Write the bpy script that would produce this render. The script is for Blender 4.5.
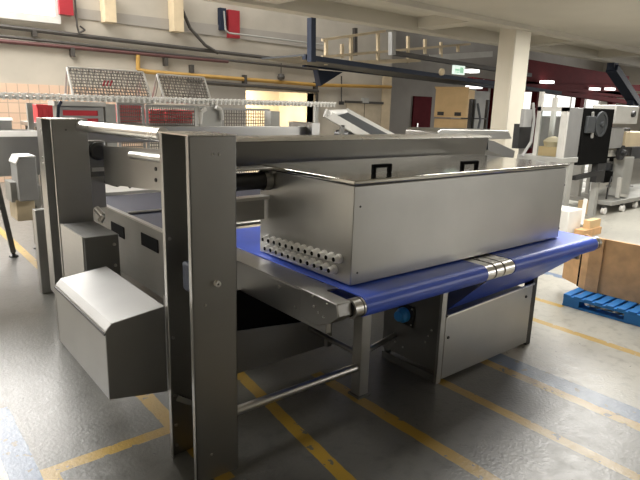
import bpy, bmesh, math, random
from mathutils import Vector, Matrix
random.seed(7)
for o in list(bpy.data.objects): bpy.data.objects.remove(o)
SC = bpy.context.scene
COL = SC.collection

# ------------------------------------------------------------------ camera
# world axes: X runs along the belt nose (right, away), Y along the belt travel (left, away)
FPX, CAMH = 558.36, 1.70
AU = Vector((0.7766, -0.1243, 0.6168)); AU.normalize()
AW = Vector((-0.6290, -0.1980, 0.7520)); AW = (AW - AU * AW.dot(AU)); AW.normalize()
AZ = AU.cross(AW)
cam_d = bpy.data.cameras.new('camera'); cam = bpy.data.objects.new('camera', cam_d); COL.objects.link(cam)
cam_d.sensor_width = 36.0; cam_d.lens = FPX / 640.0 * 36.0; cam_d.clip_start = 0.05; cam_d.clip_end = 200
right = Vector((AU.x, AW.x, AZ.x)); down = Vector((AU.y, AW.y, AZ.y)); fwd = Vector((AU.z, AW.z, AZ.z))
cam.matrix_world = Matrix(((right.x, -down.x, -fwd.x, 0), (right.y, -down.y, -fwd.y, 0), (right.z, -down.z, -fwd.z, CAMH), (0, 0, 0, 1)))
SC.camera = cam

# ------------------------------------------------------------------ light, world, exposure
SC.view_settings.view_transform = 'Standard'; SC.view_settings.look = 'None'
SC.view_settings.gamma = 1.0; SC.view_settings.use_curve_mapping = False
SC.view_settings.exposure = -0.17
wd = bpy.data.worlds.new('world'); SC.world = wd; wd.use_nodes = True
wd.node_tree.nodes['Background'].inputs[0].default_value = (0.9, 0.95, 1.0, 1)
wd.node_tree.nodes['Background'].inputs[1].default_value = 0.25

def area(name, loc, target, sx, sy, watts, col=(1, 1, 1)):
    d = bpy.data.lights.new(name, 'AREA'); d.shape = 'RECTANGLE'; d.size = sx; d.size_y = sy
    d.energy = watts; d.color = col
    o = bpy.data.objects.new(name, d); COL.objects.link(o); o.location = loc
    o.rotation_euler = (Vector(target) - Vector(loc)).to_track_quat('-Z', 'Y').to_euler()
    return o
DAY = (1.0, 0.97, 0.92)
area('daylight_window_back', (0.2, 12.6, 4.9), (0.3, 4.5, 0), 6.0, 2.6, 1050, DAY)
area('overhead_fill_left', (-0.6, 8.6, 6.8), (-0.6, 7.6, 0), 5.0, 5.0, 1500, DAY)  # added overhead fill brightening the left floor and machine tops
area('overhead_fill_back', (6.0, 11.2, 6.8), (6.0, 11.0, 0), 12.0, 2.5, 420, DAY)  # added fill from above for the back walls, no source seen
area('side_fill_left', (-7.6, 6.0, 2.2), (1.5, 6.5, 1.2), 6.0, 2.0, 70, DAY)  # added fill from the unseen left side, grazing the slab
area('fill_behind_camera', (12.5, -7.6, 2.4), (5, 3, 1.6), 7.0, 1.8, 330, DAY)  # added fill behind the camera to brighten the machine fronts
area('daylight_window_right', (33.4, 6.0, 2.2), (12, 5, 0.5), 9.0, 2.4, 900, (1.0, 0.98, 0.96))
area('skylight_hall', (20.0, 14.5, 6.8), (19.0, 14.0, 0), 10.0, 2.0, 160, (1.0, 0.98, 0.95))
area('fill_right_bay', (6.2, 2.8, 3.25), (6.2, 2.8, 0), 4.0, 1.0, 270, (1.0, 0.97, 0.9))  # invented overhead fill for the right floor and crate
area('fill_far_bay', (11.5, 4.4, 3.25), (11.5, 4.4, 0), 5.0, 0.6, 300, (1.0, 0.98, 0.93))  # invented overhead fill brightening the far right floor
area('lamp_side_room', (9.0, 15.2, 2.5), (9.0, 15.6, 0), 2.5, 1.0, 560, (1.0, 0.80, 0.52))

# ------------------------------------------------------------------ pixel helpers for placing things at a known plane
def ray(px, py):
    c = Vector((px - 320, py - 240, FPX))
    return Vector((AU.dot(c), AW.dot(c), AZ.dot(c)))
def at_y(px, py, Y):
    r = ray(px, py); return r * (Y / r.y) + Vector((0, 0, CAMH))
def at_x(px, py, X):
    r = ray(px, py); return r * (X / r.x) + Vector((0, 0, CAMH))
def at_z(px, py, z):
    r = ray(px, py); return r * ((z - CAMH) / r.z) + Vector((0, 0, CAMH))

# ------------------------------------------------------------------ materials
def nodes(name):
    m = bpy.data.materials.new(name); m.use_nodes = True
    nt = m.node_tree; return m, nt, nt.nodes['Principled BSDF']
def ramp(nt, fac, stops):
    r = nt.nodes.new('ShaderNodeValToRGB'); e = r.color_ramp.elements
    e[0].position, e[0].color = stops[0][0], (*stops[0][1], 1)
    e[1].position, e[1].color = stops[1][0], (*stops[1][1], 1)
    for p, c in stops[2:]:
        n = e.new(p); n.color = (*c, 1)
    nt.links.new(fac, r.inputs[0]); return r
def noise(nt, scale, detail=4, stretch=(1, 1, 1)):
    tc = nt.nodes.new('ShaderNodeTexCoord'); mp = nt.nodes.new('ShaderNodeMapping'); mp.inputs['Scale'].default_value = stretch
    nt.links.new(tc.outputs['Object'], mp.inputs[0])
    n = nt.nodes.new('ShaderNodeTexNoise'); n.inputs['Scale'].default_value = scale; n.inputs['Detail'].default_value = detail
    nt.links.new(mp.outputs[0], n.inputs['Vector']); return n
def steel(name, col=(0.50, 0.49, 0.46), rough=0.36, var=0.06, stretch=(3, 3, 60), metal=1.0):
    m, nt, b = nodes(name)
    n = noise(nt, 3.0, 5, stretch); n2 = noise(nt, 2.2, 5)
    r = ramp(nt, n2.outputs['Fac'], [(0.3, tuple(c * 0.88 for c in col)), (0.7, col)])
    nt.links.new(r.outputs[0], b.inputs['Base Color'])
    mr = nt.nodes.new('ShaderNodeMapRange'); mr.inputs['To Min'].default_value = rough - var; mr.inputs['To Max'].default_value = rough + var
    nt.links.new(n.outputs['Fac'], mr.inputs[0]); nt.links.new(mr.outputs[0], b.inputs['Roughness'])
    b.inputs['Metallic'].default_value = metal
    return m
def paint(name, col, rough=0.5, var=0.12, scale=4.0, metal=0.0, bump=0.0, spec=0.5):
    m, nt, b = nodes(name)
    n = noise(nt, scale, 6)
    r = ramp(nt, n.outputs['Fac'], [(0.3, tuple(c * (1 - var) for c in col)), (0.7, tuple(min(1, c * (1 + var * 0.5)) for c in col))])
    nt.links.new(r.outputs[0], b.inputs['Base Color'])
    b.inputs['Roughness'].default_value = rough; b.inputs['Metallic'].default_value = metal; b.inputs['Specular IOR Level'].default_value = spec
    if bump:
        bp = nt.nodes.new('ShaderNodeBump'); bp.inputs['Strength'].default_value = bump; bp.inputs['Distance'].default_value = 0.01
        n3 = noise(nt, scale * 12, 4); nt.links.new(n3.outputs['Fac'], bp.inputs['Height']); nt.links.new(bp.outputs[0], b.inputs['Normal'])
    return m
def glow(name, col, strength):
    m, nt, b = nodes(name)
    n = noise(nt, 0.8, 3); r = ramp(nt, n.outputs['Fac'], [(0.3, tuple(c * 0.9 for c in col)), (0.7, col)])
    nt.links.new(r.outputs[0], b.inputs['Emission Color']); b.inputs['Emission Strength'].default_value = strength
    b.inputs['Base Color'].default_value = (0.6, 0.6, 0.6, 1); return m

M = {}
M['steel'] = steel('brushed_steel', (0.42, 0.415, 0.40))
M['steel_post'] = steel('brushed_steel_post', (0.42, 0.417, 0.40), 0.38)
M['steel_sheet'] = steel('steel_sheet', (0.46, 0.455, 0.435), 0.32, 0.03, (2, 2, 2))
M['steel_cover'] = steel('steel_drive_cover', (0.37, 0.37, 0.365), 0.46, 0.04, (2, 2, 2))
M['steel_lid'] = steel('steel_lid', (0.62, 0.605, 0.56), 0.13, 0.03, (2, 2, 2))
M['steel_bright'] = steel('polished_steel', (0.74, 0.73, 0.70), 0.28, 0.03, (2, 2, 2))
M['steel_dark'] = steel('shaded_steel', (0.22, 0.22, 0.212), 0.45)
M['dark'] = paint('black_plastic', (0.02, 0.02, 0.021), 0.45)
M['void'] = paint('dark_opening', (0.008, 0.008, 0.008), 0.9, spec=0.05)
M['steel_trough'] = steel('trough_steel', (0.18, 0.175, 0.16), 0.40)
M['blue_belt'] = paint('blue_belt', (0.065, 0.14, 0.74), 0.36, 0.10, 6)
M['navy_belt'] = paint('navy_belt', (0.02, 0.024, 0.05), 0.5, 0.15, 5)
M['wire'] = paint('dull_wire', (0.15, 0.14, 0.125), 0.5)
M['blue_knob'] = paint('blue_knob', (0.05, 0.36, 0.90), 0.4)
M['white_plastic'] = paint('white_plastic', (0.90, 0.89, 0.86), 0.45)
M['white_paint'] = paint('white_paint', (0.56, 0.55, 0.52), 0.45)
M['wall'] = paint('cream_wall', (0.45, 0.415, 0.355), 0.75, 0.14, 1.3)
M['wall_grey'] = paint('grey_wall', (0.33, 0.31, 0.28), 0.75, 0.10, 1.5)
M['slab'] = paint('slab_paint', (0.52, 0.485, 0.41), 0.7, 0.08, 1.0)
M['column'] = paint('column_paint', (0.64, 0.595, 0.495), 0.55, 0.06, 1.5)
M['dark_pipe'] = paint('dark_pipe', (0.05, 0.045, 0.04), 0.5)
M['maroon'] = paint('maroon_steel', (0.085, 0.008, 0.010), 0.8, spec=0.1)
M['dark_red'] = paint('dark_red', (0.33, 0.02, 0.03), 0.5)
M['brown_pipe'] = paint('brown_pipe', (0.085, 0.03, 0.028), 0.5)
M['red'] = paint('red_plastic', (0.62, 0.03, 0.045), 0.45)
M['yellow'] = paint('yellow_pipe', (0.42, 0.25, 0.06), 0.5)
M['navy_steel'] = paint('navy_steel', (0.015, 0.022, 0.042), 0.6, spec=0.3)
M['beige'] = paint('beige_steel', (0.64, 0.53, 0.36), 0.6)
M['card'] = paint('cardboard', (0.68, 0.49, 0.27), 0.85, 0.08)
M['wood'] = paint('plywood', (0.66, 0.40, 0.20), 0.75, 0.22, 9)
M['pallet'] = paint('blue_pallet', (0.02, 0.19, 0.55), 0.5)
M['grey_paint'] = paint('grey_paint', (0.36, 0.36, 0.34), 0.5)
M['mid_grey'] = paint('mid_grey', (0.21, 0.21, 0.208), 0.45)
M['light_grey'] = paint('light_grey', (0.33, 0.33, 0.325), 0.45)
M['door_red'] = paint('door_red', (0.10, 0.010, 0.014), 0.7, spec=0.1)
M['door_beige'] = paint('door_beige', (0.50, 0.43, 0.32), 0.6)
M['rubber'] = paint('grey_rubber', (0.05, 0.055, 0.06), 0.6)
M['exit_green'] = glow('exit_green', (0.10, 0.55, 0.28), 0.7)
M['exit_white'] = glow('exit_white', (0.8, 1.0, 0.88), 0.9)
M['pane'] = glow('daylight_pane', (1.0, 0.97, 0.92), 6.0)
M['pane_soft'] = glow('soft_daylight_pane', (1.0, 0.98, 0.94), 1.4)
M['pane_fill'] = glow('dim_fill_pane', (1.0, 0.98, 0.94), 0.6)  # glow of the added pane on the unseen left wall
M['tube_light'] = glow('tube_light', (1.0, 0.98, 0.93), 3.0)
def glass():
    m, nt, b = nodes('clear_glass'); b.inputs['Base Color'].default_value = (0.9, 0.95, 0.95, 1)
    b.inputs['Roughness'].default_value = 0.05; b.inputs['Transmission Weight'].default_value = 1.0; b.inputs['IOR'].default_value = 1.05
    n = noise(nt, 2, 2); mr = nt.nodes.new('ShaderNodeMapRange'); mr.inputs['To Min'].default_value = 0.02; mr.inputs['To Max'].default_value = 0.08
    nt.links.new(n.outputs['Fac'], mr.inputs[0]); nt.links.new(mr.outputs[0], b.inputs['Roughness']); return m
M['glass'] = glass()

def floor_material():
    m, nt, b = nodes('painted_concrete'); L = nt.links
    geo = nt.nodes.new('ShaderNodeNewGeometry'); sep = nt.nodes.new('ShaderNodeSeparateXYZ'); L.new(geo.outputs['Position'], sep.inputs[0])
    def mth(op, a, bb=None):
        n = nt.nodes.new('ShaderNodeMath'); n.operation = op
        for i, v in enumerate((a, bb)):
            if v is None: continue
            if isinstance(v, (int, float)): n.inputs[i].default_value = v
            else: L.new(v, n.inputs[i])
        return n.outputs[0]
    wob = noise(nt, 9, 3); wv = mth('MULTIPLY', mth('SUBTRACT', wob.outputs['Fac'], 0.5), 0.016)
    X = mth('ADD', sep.outputs[0], wv); Y = mth('ADD', sep.outputs[1], wv)
    def band(v, a, c): return mth('MULTIPLY', mth('GREATER_THAN', v, a), mth('LESS_THAN', v, c))
    def rect(x0, x1, y0, y1): return mth('MULTIPLY', band(X, x0, x1), band(Y, y0, y1))
    def slant(c0, k, w, y0, y1):   # a stripe along Y whose X drifts with Y
        return mth('MULTIPLY', band(mth('SUBTRACT', X, mth('MULTIPLY', Y, k)), c0 - w, c0 + w), band(Y, y0, y1))
    def total(ls):
        t = ls[0]
        for q in ls[1:]: t = mth('MAXIMUM', t, q)
        return t
    ylw = total([slant(1.38, 0.118, 0.038, 0.2, 3.4), rect(2.09, 2.17, 0.2, 2.6), rect(2.68, 2.755, 0.2, 2.3), rect(3.16, 3.245, 0.1, 3.0),
                 rect(0.46, 1.2, 2.515, 2.59), rect(1.08, 1.17, 2.0, 3.2), rect(4.2, 4.28, -1, 3.2), rect(4.72, 4.80, 2.3, 4.2), rect(1.24, 1.32, 5.6, 9), rect(0.46, 0.53, 1.4, 2.59)])
    blu = total([rect(3.245, 3.41, 0.1, 3.0), rect(0.335, 0.46, 1.0, 3.3), rect(5.6, 5.72, 2.5, 6.0)])
    n1 = noise(nt, 0.9, 8); n2 = noise(nt, 14, 6); n3 = noise(nt, 55, 3)
    base = ramp(nt, n1.outputs['Fac'], [(0.3, (0.09, 0.09, 0.082)), (0.7, (0.135, 0.133, 0.12))])
    mixs = nt.nodes.new('ShaderNodeMix'); mixs.data_type = 'RGBA'; mixs.blend_type = 'MULTIPLY'; mixs.inputs[0].default_value = 0.7
    sp = ramp(nt, n2.outputs['Fac'], [(0.28, (0.6, 0.6, 0.6)), (0.5, (1, 1, 1))])
    pale = nt.nodes.new('ShaderNodeMix'); pale.data_type = 'RGBA'
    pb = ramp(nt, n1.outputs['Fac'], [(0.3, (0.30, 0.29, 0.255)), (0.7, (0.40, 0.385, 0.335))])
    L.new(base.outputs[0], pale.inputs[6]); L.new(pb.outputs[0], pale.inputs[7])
    L.new(mth('MAXIMUM', mth('GREATER_THAN', X, 3.41), mth('LESS_THAN', X, 0.335)), pale.inputs[0])  # paler floor paint past the blue lines, brighter lighting there partly painted in
    L.new(pale.outputs[2], mixs.inputs[6]); L.new(sp.outputs[0], mixs.inputs[7])
    dots = nt.nodes.new('ShaderNodeMix'); dots.data_type = 'RGBA'; L.new(mixs.outputs[2], dots.inputs[6]); dots.inputs[7].default_value = (0.03, 0.03, 0.03, 1)
    big = noise(nt, 21, 2)
    L.new(mth('MULTIPLY', mth('GREATER_THAN', big.outputs['Fac'], 0.73), 0.8), dots.inputs[0])
    wear = mth('MULTIPLY', mth('LESS_THAN', n2.outputs['Fac'], 0.63), 0.92)
    my = nt.nodes.new('ShaderNodeMix'); my.data_type = 'RGBA'; L.new(dots.outputs[2], my.inputs[6]); my.inputs[7].default_value = (0.38, 0.235, 0.02, 1)
    L.new(mth('MULTIPLY', ylw, wear), my.inputs[0])
    mb = nt.nodes.new('ShaderNodeMix'); mb.data_type = 'RGBA'; L.new(my.outputs[2], mb.inputs[6]); mb.inputs[7].default_value = (0.075, 0.13, 0.23, 1)
    L.new(mth('MULTIPLY', blu, wear), mb.inputs[0])
    L.new(mb.outputs[2], b.inputs['Base Color'])
    b.inputs['Specular IOR Level'].default_value = 0.75
    rr = nt.nodes.new('ShaderNodeMapRange'); rr.inputs['To Min'].default_value = 0.22; rr.inputs['To Max'].default_value = 0.48
    L.new(n2.outputs['Fac'], rr.inputs[0]); L.new(rr.outputs[0], b.inputs['Roughness'])
    bp = nt.nodes.new('ShaderNodeBump'); bp.inputs['Strength'].default_value = 0.16; bp.inputs['Distance'].default_value = 0.01
    L.new(n3.outputs['Fac'], bp.inputs['Height']); L.new(bp.outputs[0], b.inputs['Normal'])
    return m
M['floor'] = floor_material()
def tile_wall():
    m, nt, b = nodes('tiled_wall'); L = nt.links
    tc = nt.nodes.new('ShaderNodeTexCoord'); sep = nt.nodes.new('ShaderNodeSeparateXYZ'); L.new(tc.outputs['Object'], sep.inputs[0])
    cb = nt.nodes.new('ShaderNodeCombineXYZ'); L.new(sep.outputs[0], cb.inputs[0]); L.new(sep.outputs[2], cb.inputs[1])
    br = nt.nodes.new('ShaderNodeTexBrick'); br.offset = 0.0; br.inputs['Scale'].default_value = 1.0
    br.inputs['Brick Width'].default_value = 0.2; br.inputs['Row Height'].default_value = 0.2; br.inputs['Mortar Size'].default_value = 0.008
    br.inputs['Color1'].default_value = (0.62, 0.45, 0.33, 1); br.inputs['Color2'].default_value = (0.58, 0.41, 0.30, 1); br.inputs['Mortar'].default_value = (0.36, 0.28, 0.22, 1)
    L.new(cb.outputs[0], br.inputs['Vector']); L.new(br.outputs[0], b.inputs['Base Color']); b.inputs['Roughness'].default_value = 0.4
    return m
M['tile'] = tile_wall()

# ------------------------------------------------------------------ mesh helpers
class MB:
    def __init__(s): s.v, s.f, s.s = [], [], []
    def add(s, vs, fs, smooth=False):
        n = len(s.v); s.v += [Vector(v) for v in vs]
        for f in fs: s.f.append([i + n for i in f]); s.s.append(smooth)
        return s
    def box(s, x0, x1, y0, y1, z0, z1):
        vs = [(x, y, z) for z in (z0, z1) for y in (y0, y1) for x in (x0, x1)]
        return s.add(vs, [(0, 2, 3, 1), (4, 5, 7, 6), (0, 1, 5, 4), (2, 6, 7, 3), (0, 4, 6, 2), (1, 3, 7, 5)])
    def prism(s, pts, off):          # polygon (3D points) pushed along off
        n = len(pts); off = Vector(off); a = [Vector(p) for p in pts]
        nor = Vector((0, 0, 0))
        for i in range(n): nor += a[i].cross(a[(i + 1) % n])
        if nor.dot(off) < 0: a.reverse()
        vs = a + [p + off for p in a]
        return s.add(vs, [tuple(reversed(range(n))), tuple(range(n, 2 * n))] + [(i, (i + 1) % n, n + (i + 1) % n, n + i) for i in range(n)])
    def tube(s, p0, p1, r, n=14, r1=None, cap=True):
        p0, p1 = Vector(p0), Vector(p1); d = (p1 - p0).normalized()
        u = d.cross(Vector((0, 0, 1)) if abs(d.z) < 0.9 else Vector((1, 0, 0))).normalized(); w = d.cross(u)
        r1 = r if r1 is None else r1
        ring = lambda p, q: [p + (u * math.cos(2 * math.pi * i / n) + w * math.sin(2 * math.pi * i / n)) * q for i in range(n)]
        k = len(s.v); s.add(ring(p0, r) + ring(p1, r1), [(i, (i + 1) % n, n + (i + 1) % n, n + i) for i in range(n)], True)
        if cap:
            s.f.append([k + i for i in reversed(range(n))]); s.s.append(False)
            s.f.append([k + n + i for i in range(n)]); s.s.append(False)
        return s
    def path(s, pts, r, n=8):
        for a, b in zip(pts[:-1], pts[1:]): s.tube(a, b, r, n)
        return s
    def bar(s, p0, p1, w, h, up=(0, 0, 1)):     # rectangular bar, w across, h along up
        p0, p1 = Vector(p0), Vector(p1); d = (p1 - p0).normalized(); up = Vector(up)
        a = d.cross(up).normalized() * (w / 2); b = a.cross(d).normalized() * (h / 2)
        return s.prism([p0 - a - b, p0 + a - b, p0 + a + b, p0 - a + b], p1 - p0)
    def lathe(s, p0, axis, prof, n=18):          # profile of (distance along axis, radius)
        p0, d = Vector(p0), Vector(axis).normalized()
        for (t0, r0), (t1, r1) in zip(prof[:-1], prof[1:]): s.tube(p0 + d * t0, p0 + d * t1, max(r0, 1e-4), n, max(r1, 1e-4), False) if abs(t1 - t0) > 1e-6 else s.ring(p0 + d * t0, d, r0, r1, n)
        return s
    def ring(s, p, d, r0, r1, n):
        u = d.cross(Vector((0, 0, 1)) if abs(d.z) < 0.9 else Vector((1, 0, 0))).normalized(); w = d.cross(u)
        rg = lambda q: [p + (u * math.cos(2 * math.pi * i / n) + w * math.sin(2 * math.pi * i / n)) * max(q, 1e-4) for i in range(n)]
        return s.add(rg(r0) + rg(r1), [(i, (i + 1) % n, n + (i + 1) % n, n + i) for i in range(n)])
    def build(s, name, mat, parent=None, bevel=0.0):
        og = Vector(ORG.get(parent, (0, 0, 0)))
        me = bpy.data.meshes.new(name); me.from_pydata([v - og for v in s.v], [], s.f); me.update()
        for p, sm in zip(me.polygons, s.s): p.use_smooth = sm
        bm = bmesh.new(); bm.from_mesh(me); bmesh.ops.recalc_face_normals(bm, faces=bm.faces); bm.to_mesh(me); bm.free()
        me.set_sharp_from_angle(angle=math.radians(38))
        o = bpy.data.objects.new(name, me); COL.objects.link(o)
        me.materials.append(M[mat] if isinstance(mat, str) else mat)
        if parent is not None: o.parent = parent; ORG[o] = og
        if bevel:
            md = o.modifiers.new('bevel', 'BEVEL'); md.width = bevel; md.segments = 2; md.limit_method = 'ANGLE'; md.angle_limit = math.radians(40)
        return o
ORG = {}
def thing(name, label, cat, loc, group=None):
    o = bpy.data.objects.new(name, None); COL.objects.link(o); o.location = loc; o.empty_display_size = 0.1
    o['label'] = label; o['category'] = cat
    if group: o['group'] = group
    ORG[o] = Vector(loc); return o
def tag(o, label, cat, group=None):
    o['label'] = label; o['category'] = cat
    if group: o['group'] = group
    return o
def struct(o): o['kind'] = 'structure'; return o
def lab(o, text): o['label'] = text; return o

# ================================================================== SETTING
WB = 13.0          # back wall
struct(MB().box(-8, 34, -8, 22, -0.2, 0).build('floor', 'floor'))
struct(MB().box(-8, 34, -8, 22, 7.0, 7.2).build('ceiling', 'wall_grey'))
struct(MB().box(-8.2, -8, -8, 22, 0, 7).build('wall_left', 'wall'))
struct(MB().box(34, 34.2, -8, 22, 0, 7).build('wall_right', 'wall'))
struct(MB().box(-8, 34, -8.2, -8, 0, 7).build('wall_front', 'wall'))
# back wall with the side-room opening
ox0, ox1, oz = 7.98, 10.27, 2.07
XE = 13.4
w = MB(); w.box(-8, ox0, WB, WB + 0.3, 0, 7); w.box(ox1, XE, WB, WB + 0.3, 0, 7); w.box(ox0, ox1, WB, WB + 0.3, oz, 7)
struct(w.build('wall_back', 'wall'))
struct(MB().box(-8, 5.3, WB - 0.03, WB, 0, 1.98).build('trim_1', 'tile'))
struct(MB().box(6.3, ox0, WB - 0.04, WB, 0, 2.13).build('trim_2', 'wall_grey'))
w = MB(); w.box(XE, 34, 16, 16.3, 0, 7); w.box(XE - 0.3, XE, WB + 0.3, 16, 0, 7)
struct(w.build('wall_back_right', 'wall_grey'))
w = MB(); w.box(6.5, 11.5, 16.5, 16.7, 0, 3); w.box(6.3, 6.5, WB + 0.3, 16.7, 0, 3); w.box(11.5, 11.7, WB + 0.3, 16.7, 0, 3); w.box(6.3, 11.7, WB + 0.3, 16.7, 3, 3.2)
struct(w.build('wall_side_room', 'wall'))
# high window in back wall
wf = struct(MB().box(-3.2, 3.5, WB - 0.06, WB - 0.01, 3.34, 6.3).build('window_1', 'pane'))
fr = MB()
for x in (-3.2, -1.0, 1.2, 3.46): fr.box(x - 0.05, x + 0.05, WB - 0.1, WB - 0.05, 3.3, 6.35)
fr.box(-3.25, 3.5, WB - 0.14, WB - 0.05, 3.2, 3.34)
for z in (4.7, 6.3): fr.box(-3.25, 3.5, WB - 0.1, WB - 0.05, z - 0.04, z + 0.04)
fr.build('window_frame', 'white_paint', wf)
# glowing panes on the other sides; rear and left ones are added fill
def room_window(name, x0, x1, y0, y1, z0, z1, mat):
    p = struct(MB().box(x0, x1, y0, y1, z0, z1).build(name, mat))
    f = MB(); t = 0.06
    if x1 - x0 > y1 - y0:
        n = max(1, round((x1 - x0) / 1.6))
        for i in range(n + 1):
            x = x0 + (x1 - x0) * i / n; f.box(x - t / 2, x + t / 2, y0 - t, y1 + t, z0, z1)
        for z in (z0, z1): f.box(x0, x1, y0 - t, y1 + t, z - t / 2, z + t / 2)
    else:
        n = max(1, round((y1 - y0) / 1.6))
        for i in range(n + 1):
            y = y0 + (y1 - y0) * i / n; f.box(x0 - t, x1 + t, y - t / 2, y + t / 2, z0, z1)
        for z in (z0, z1): f.box(x0 - t, x1 + t, y0, y1, z - t / 2, z + t / 2)
    f.build('window_frame', 'white_paint', p)
room_window('fill_pane_rear', 9, 16, -7.97, -7.93, 1.6, 3.3, 'pane_soft')  # invented glowing pane behind the camera, reflected by the machine fronts
room_window('fill_pane_left', -7.97, -7.93, 3, 9, 1.2, 3.2, 'pane_fill')  # invented glowing pane on the unseen left wall, fills that side
room_window('window_3', 33.9, 33.95, 2, 12, 1.2, 4.5, 'pane_soft')
# mezzanine slab: flat underside, ribbed bay, edge beam; unseen left end shaped to shade the front floor
s = MB(); s.box(0.85, 33.9, -7.9, 6.6, 3.36, 3.9); s.box(0.85, 33.9, 6.6, 8.35, 3.56, 3.9); s.box(0.85, 33.9, 8.35, 8.65, 3.30, 3.95)
s.box(0.85, 33.9, 6.45, 6.7, 3.28, 3.4)
for x in range(5, 34, 4): s.box(x + 0.3, x + 0.75, 6.7, 8.35, 3.36, 3.6)
struct(s.build('mezzanine_slab', 'slab'))
# column: two joined steel faces
cc = at_y(507, 120, 6.6); cr = at_y(522, 120, 6.6).x; cb = at_x(491, 120, cc.x).y
c = MB(); c.box(cc.x, cc.x + 0.02, 6.6, cb, 0, 3.36); c.box(cc.x, cr, 6.6, 6.62, 0, 3.36); c.box(cr - 0.02, cr, 6.62, cb, 0, 3.36); c.box(cc.x + 0.02, cr - 0.02, cb - 0.02, cb, 0, 3.36)
c.box(cc.x - 0.012, cc.x, 6.6, 6.6 + (cb - 6.6) * 0.12, 0, 3.36)
struct(c.build('column', 'column', None, 0.01))

# ================================================================== MAIN MACHINE
mach = thing('conveyor_machine', 'large stainless steel belt conveyor with channel posts and blue belt nose filling the centre', 'machine', (2.2, 2.6, 0))
PT = 1.572
def post(y0, y1, x0=1.0, x1=1.215, z0=0.0, label=None):
    t = 0.008
    p = MB()
    p.box(x0, x1, y0, y0 + t, z0, PT)                       # near flange
    p.box(x0, x1, y1 - t, y1, z0, PT)                       # far flange
    p.box(x1 - t, x1, y0, y1, z0, PT)                       # web
    p.box(x0, x0 + t, y0, y0 + 0.03, z0, PT)                # lips
    p.box(x0, x0 + t, y1 - 0.03, y1, z0, PT)
    o = p.build('channel_post', 'steel_post', mach, 0.003)
    MB().box(x0 - 0.002, x1 + 0.002, y0 - 0.002, y1 + 0.002, PT, PT + 0.006).build('top_cap', 'steel_bright', o)
    return o
p1 = post(2.05, 2.335); p2 = post(3.85, 4.13, 0.945, 1.165)
MB().box(0.975, 0.985, 4.14, 4.37, 0.3, PT).build('mounting_plate', 'steel', p2, 0.002)
# details on the near post
MB().lathe((1.112, 2.05, 0.95), (0, -1, 0), [(0, 0.013), (0.022, 0.013), (0.022, 0.006), (0.012, 0.005)]).build('cable_stub', 'white_plastic', p1)
for x, z in ((1.105, 1.50), (1.135, 1.498), (1.06, 0.86), (1.075, 0.13)):
    MB().lathe((x, 2.05, z), (0, -1, 0), [(0, 0.006), (0.004, 0.005), (0.004, 0)]).build('bolt', 'steel_bright', p1)
MB().box(1.02, 1.13, 2.09, 2.19, 0.90, 1.03).build('limit_switch', 'navy_steel', p1, 0.012)
MB().tube((1.08, 2.11, 1.03), (1.08, 2.11, 1.30), 0.008).build('switch_cable', 'dark', p1)
for z in (0.32, 0.16, 0.05, 0.62, 1.1):
    MB().lathe((1.03, 2.327, z), (0, -1, 0), [(0, 0.008), (0.006, 0.007), (0.006, 0)]).build('bolt', 'steel_bright', p1)
MB().bar((1.19, 2.2, 0.24), (1.03, 2.30, 0.32), 0.01, 0.03).build('stiffener', 'steel_dark', p1)
for z in (1.49, 1.30, 1.26):
    MB().lathe((0.975, 4.26, z), (-1, 0, 0), [(0, 0.008), (0.006, 0.007), (0.006, 0)]).build('bolt', 'steel_bright', p2)
MB().lathe((1.03, 3.85, 1.51), (0, -1, 0), [(0, 0.006), (0.004, 0.005), (0.004, 0)]).build('bolt', 'steel_dark', p2)
# tubes between the posts
MB().tube(at_x(163, 134.5, 1.12), at_x(80, 126, 1.12), 0.034, 20).build('top_tube', 'steel_bright', mach)
MB().tube((1.21, 2.225, at_y(295, 389.5, 2.225).z), (2.136, 2.225, at_y(295, 389.5, 2.225).z), 0.024, 18).build('tie_tube', 'steel_bright', mach)
# inner guide beam with round top, behind the near post
GX = 1.24
gp = [at_x(*p, GX) for p in ((103, 146), (170, 150), (170, 192), (105, 184))]
o = MB().prism(gp, (0.015, 0, 0)).build('guide_beam', 'steel', mach)
MB().tube(at_x(131, 155, GX - 0.01), at_x(172, 160, GX - 0.01), 0.021, 14).build('beam_tube', 'steel_bright', o)
for py in (169, 180): MB().lathe(at_x(156, py, GX), (-1, 0, 0), [(0, 0.011), (0.006, 0.010), (0.006, 0)]).build('bolt', 'dark', o)
# bearing block hung on the far post
def pbx(pa, pb, Y, dep, name, mat, par, bev=0.0):
    A, B = at_y(*pa, Y), at_y(*pb, Y); return MB().box(A.x, B.x, Y, Y + dep, B.z, A.z).build(name, mat, par, bev)
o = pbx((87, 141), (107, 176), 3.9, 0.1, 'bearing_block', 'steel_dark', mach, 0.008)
MB().lathe(at_y(97, 151, 3.9), (0, -1, 0), [(0, 0.06), (0.03, 0.06), (0.05, 0.04), (0.05, 0)]).build('shaft_collar', 'dark', o)
pbx((92, 168), (107, 171), 3.88, 0.02, 'clamp', 'steel_bright', o)
pbx((91, 175), (107, 207), 3.92, 0.02, 'bracket_plate', 'steel', mach, 0.004)
MB().path([at_y(106, 182, 3.9), at_y(117, 185, 3.7), at_y(126, 181, 3.6), at_y(131, 187, 3.6)], 0.014).build('sensor_arm', 'steel_dark', mach)
MB().path([at_y(96, 208, 3.85), at_y(103, 216, 3.8), at_y(100, 222, 3.8)], 0.02).build('pipe_elbow', 'steel_bright', mach)

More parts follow.
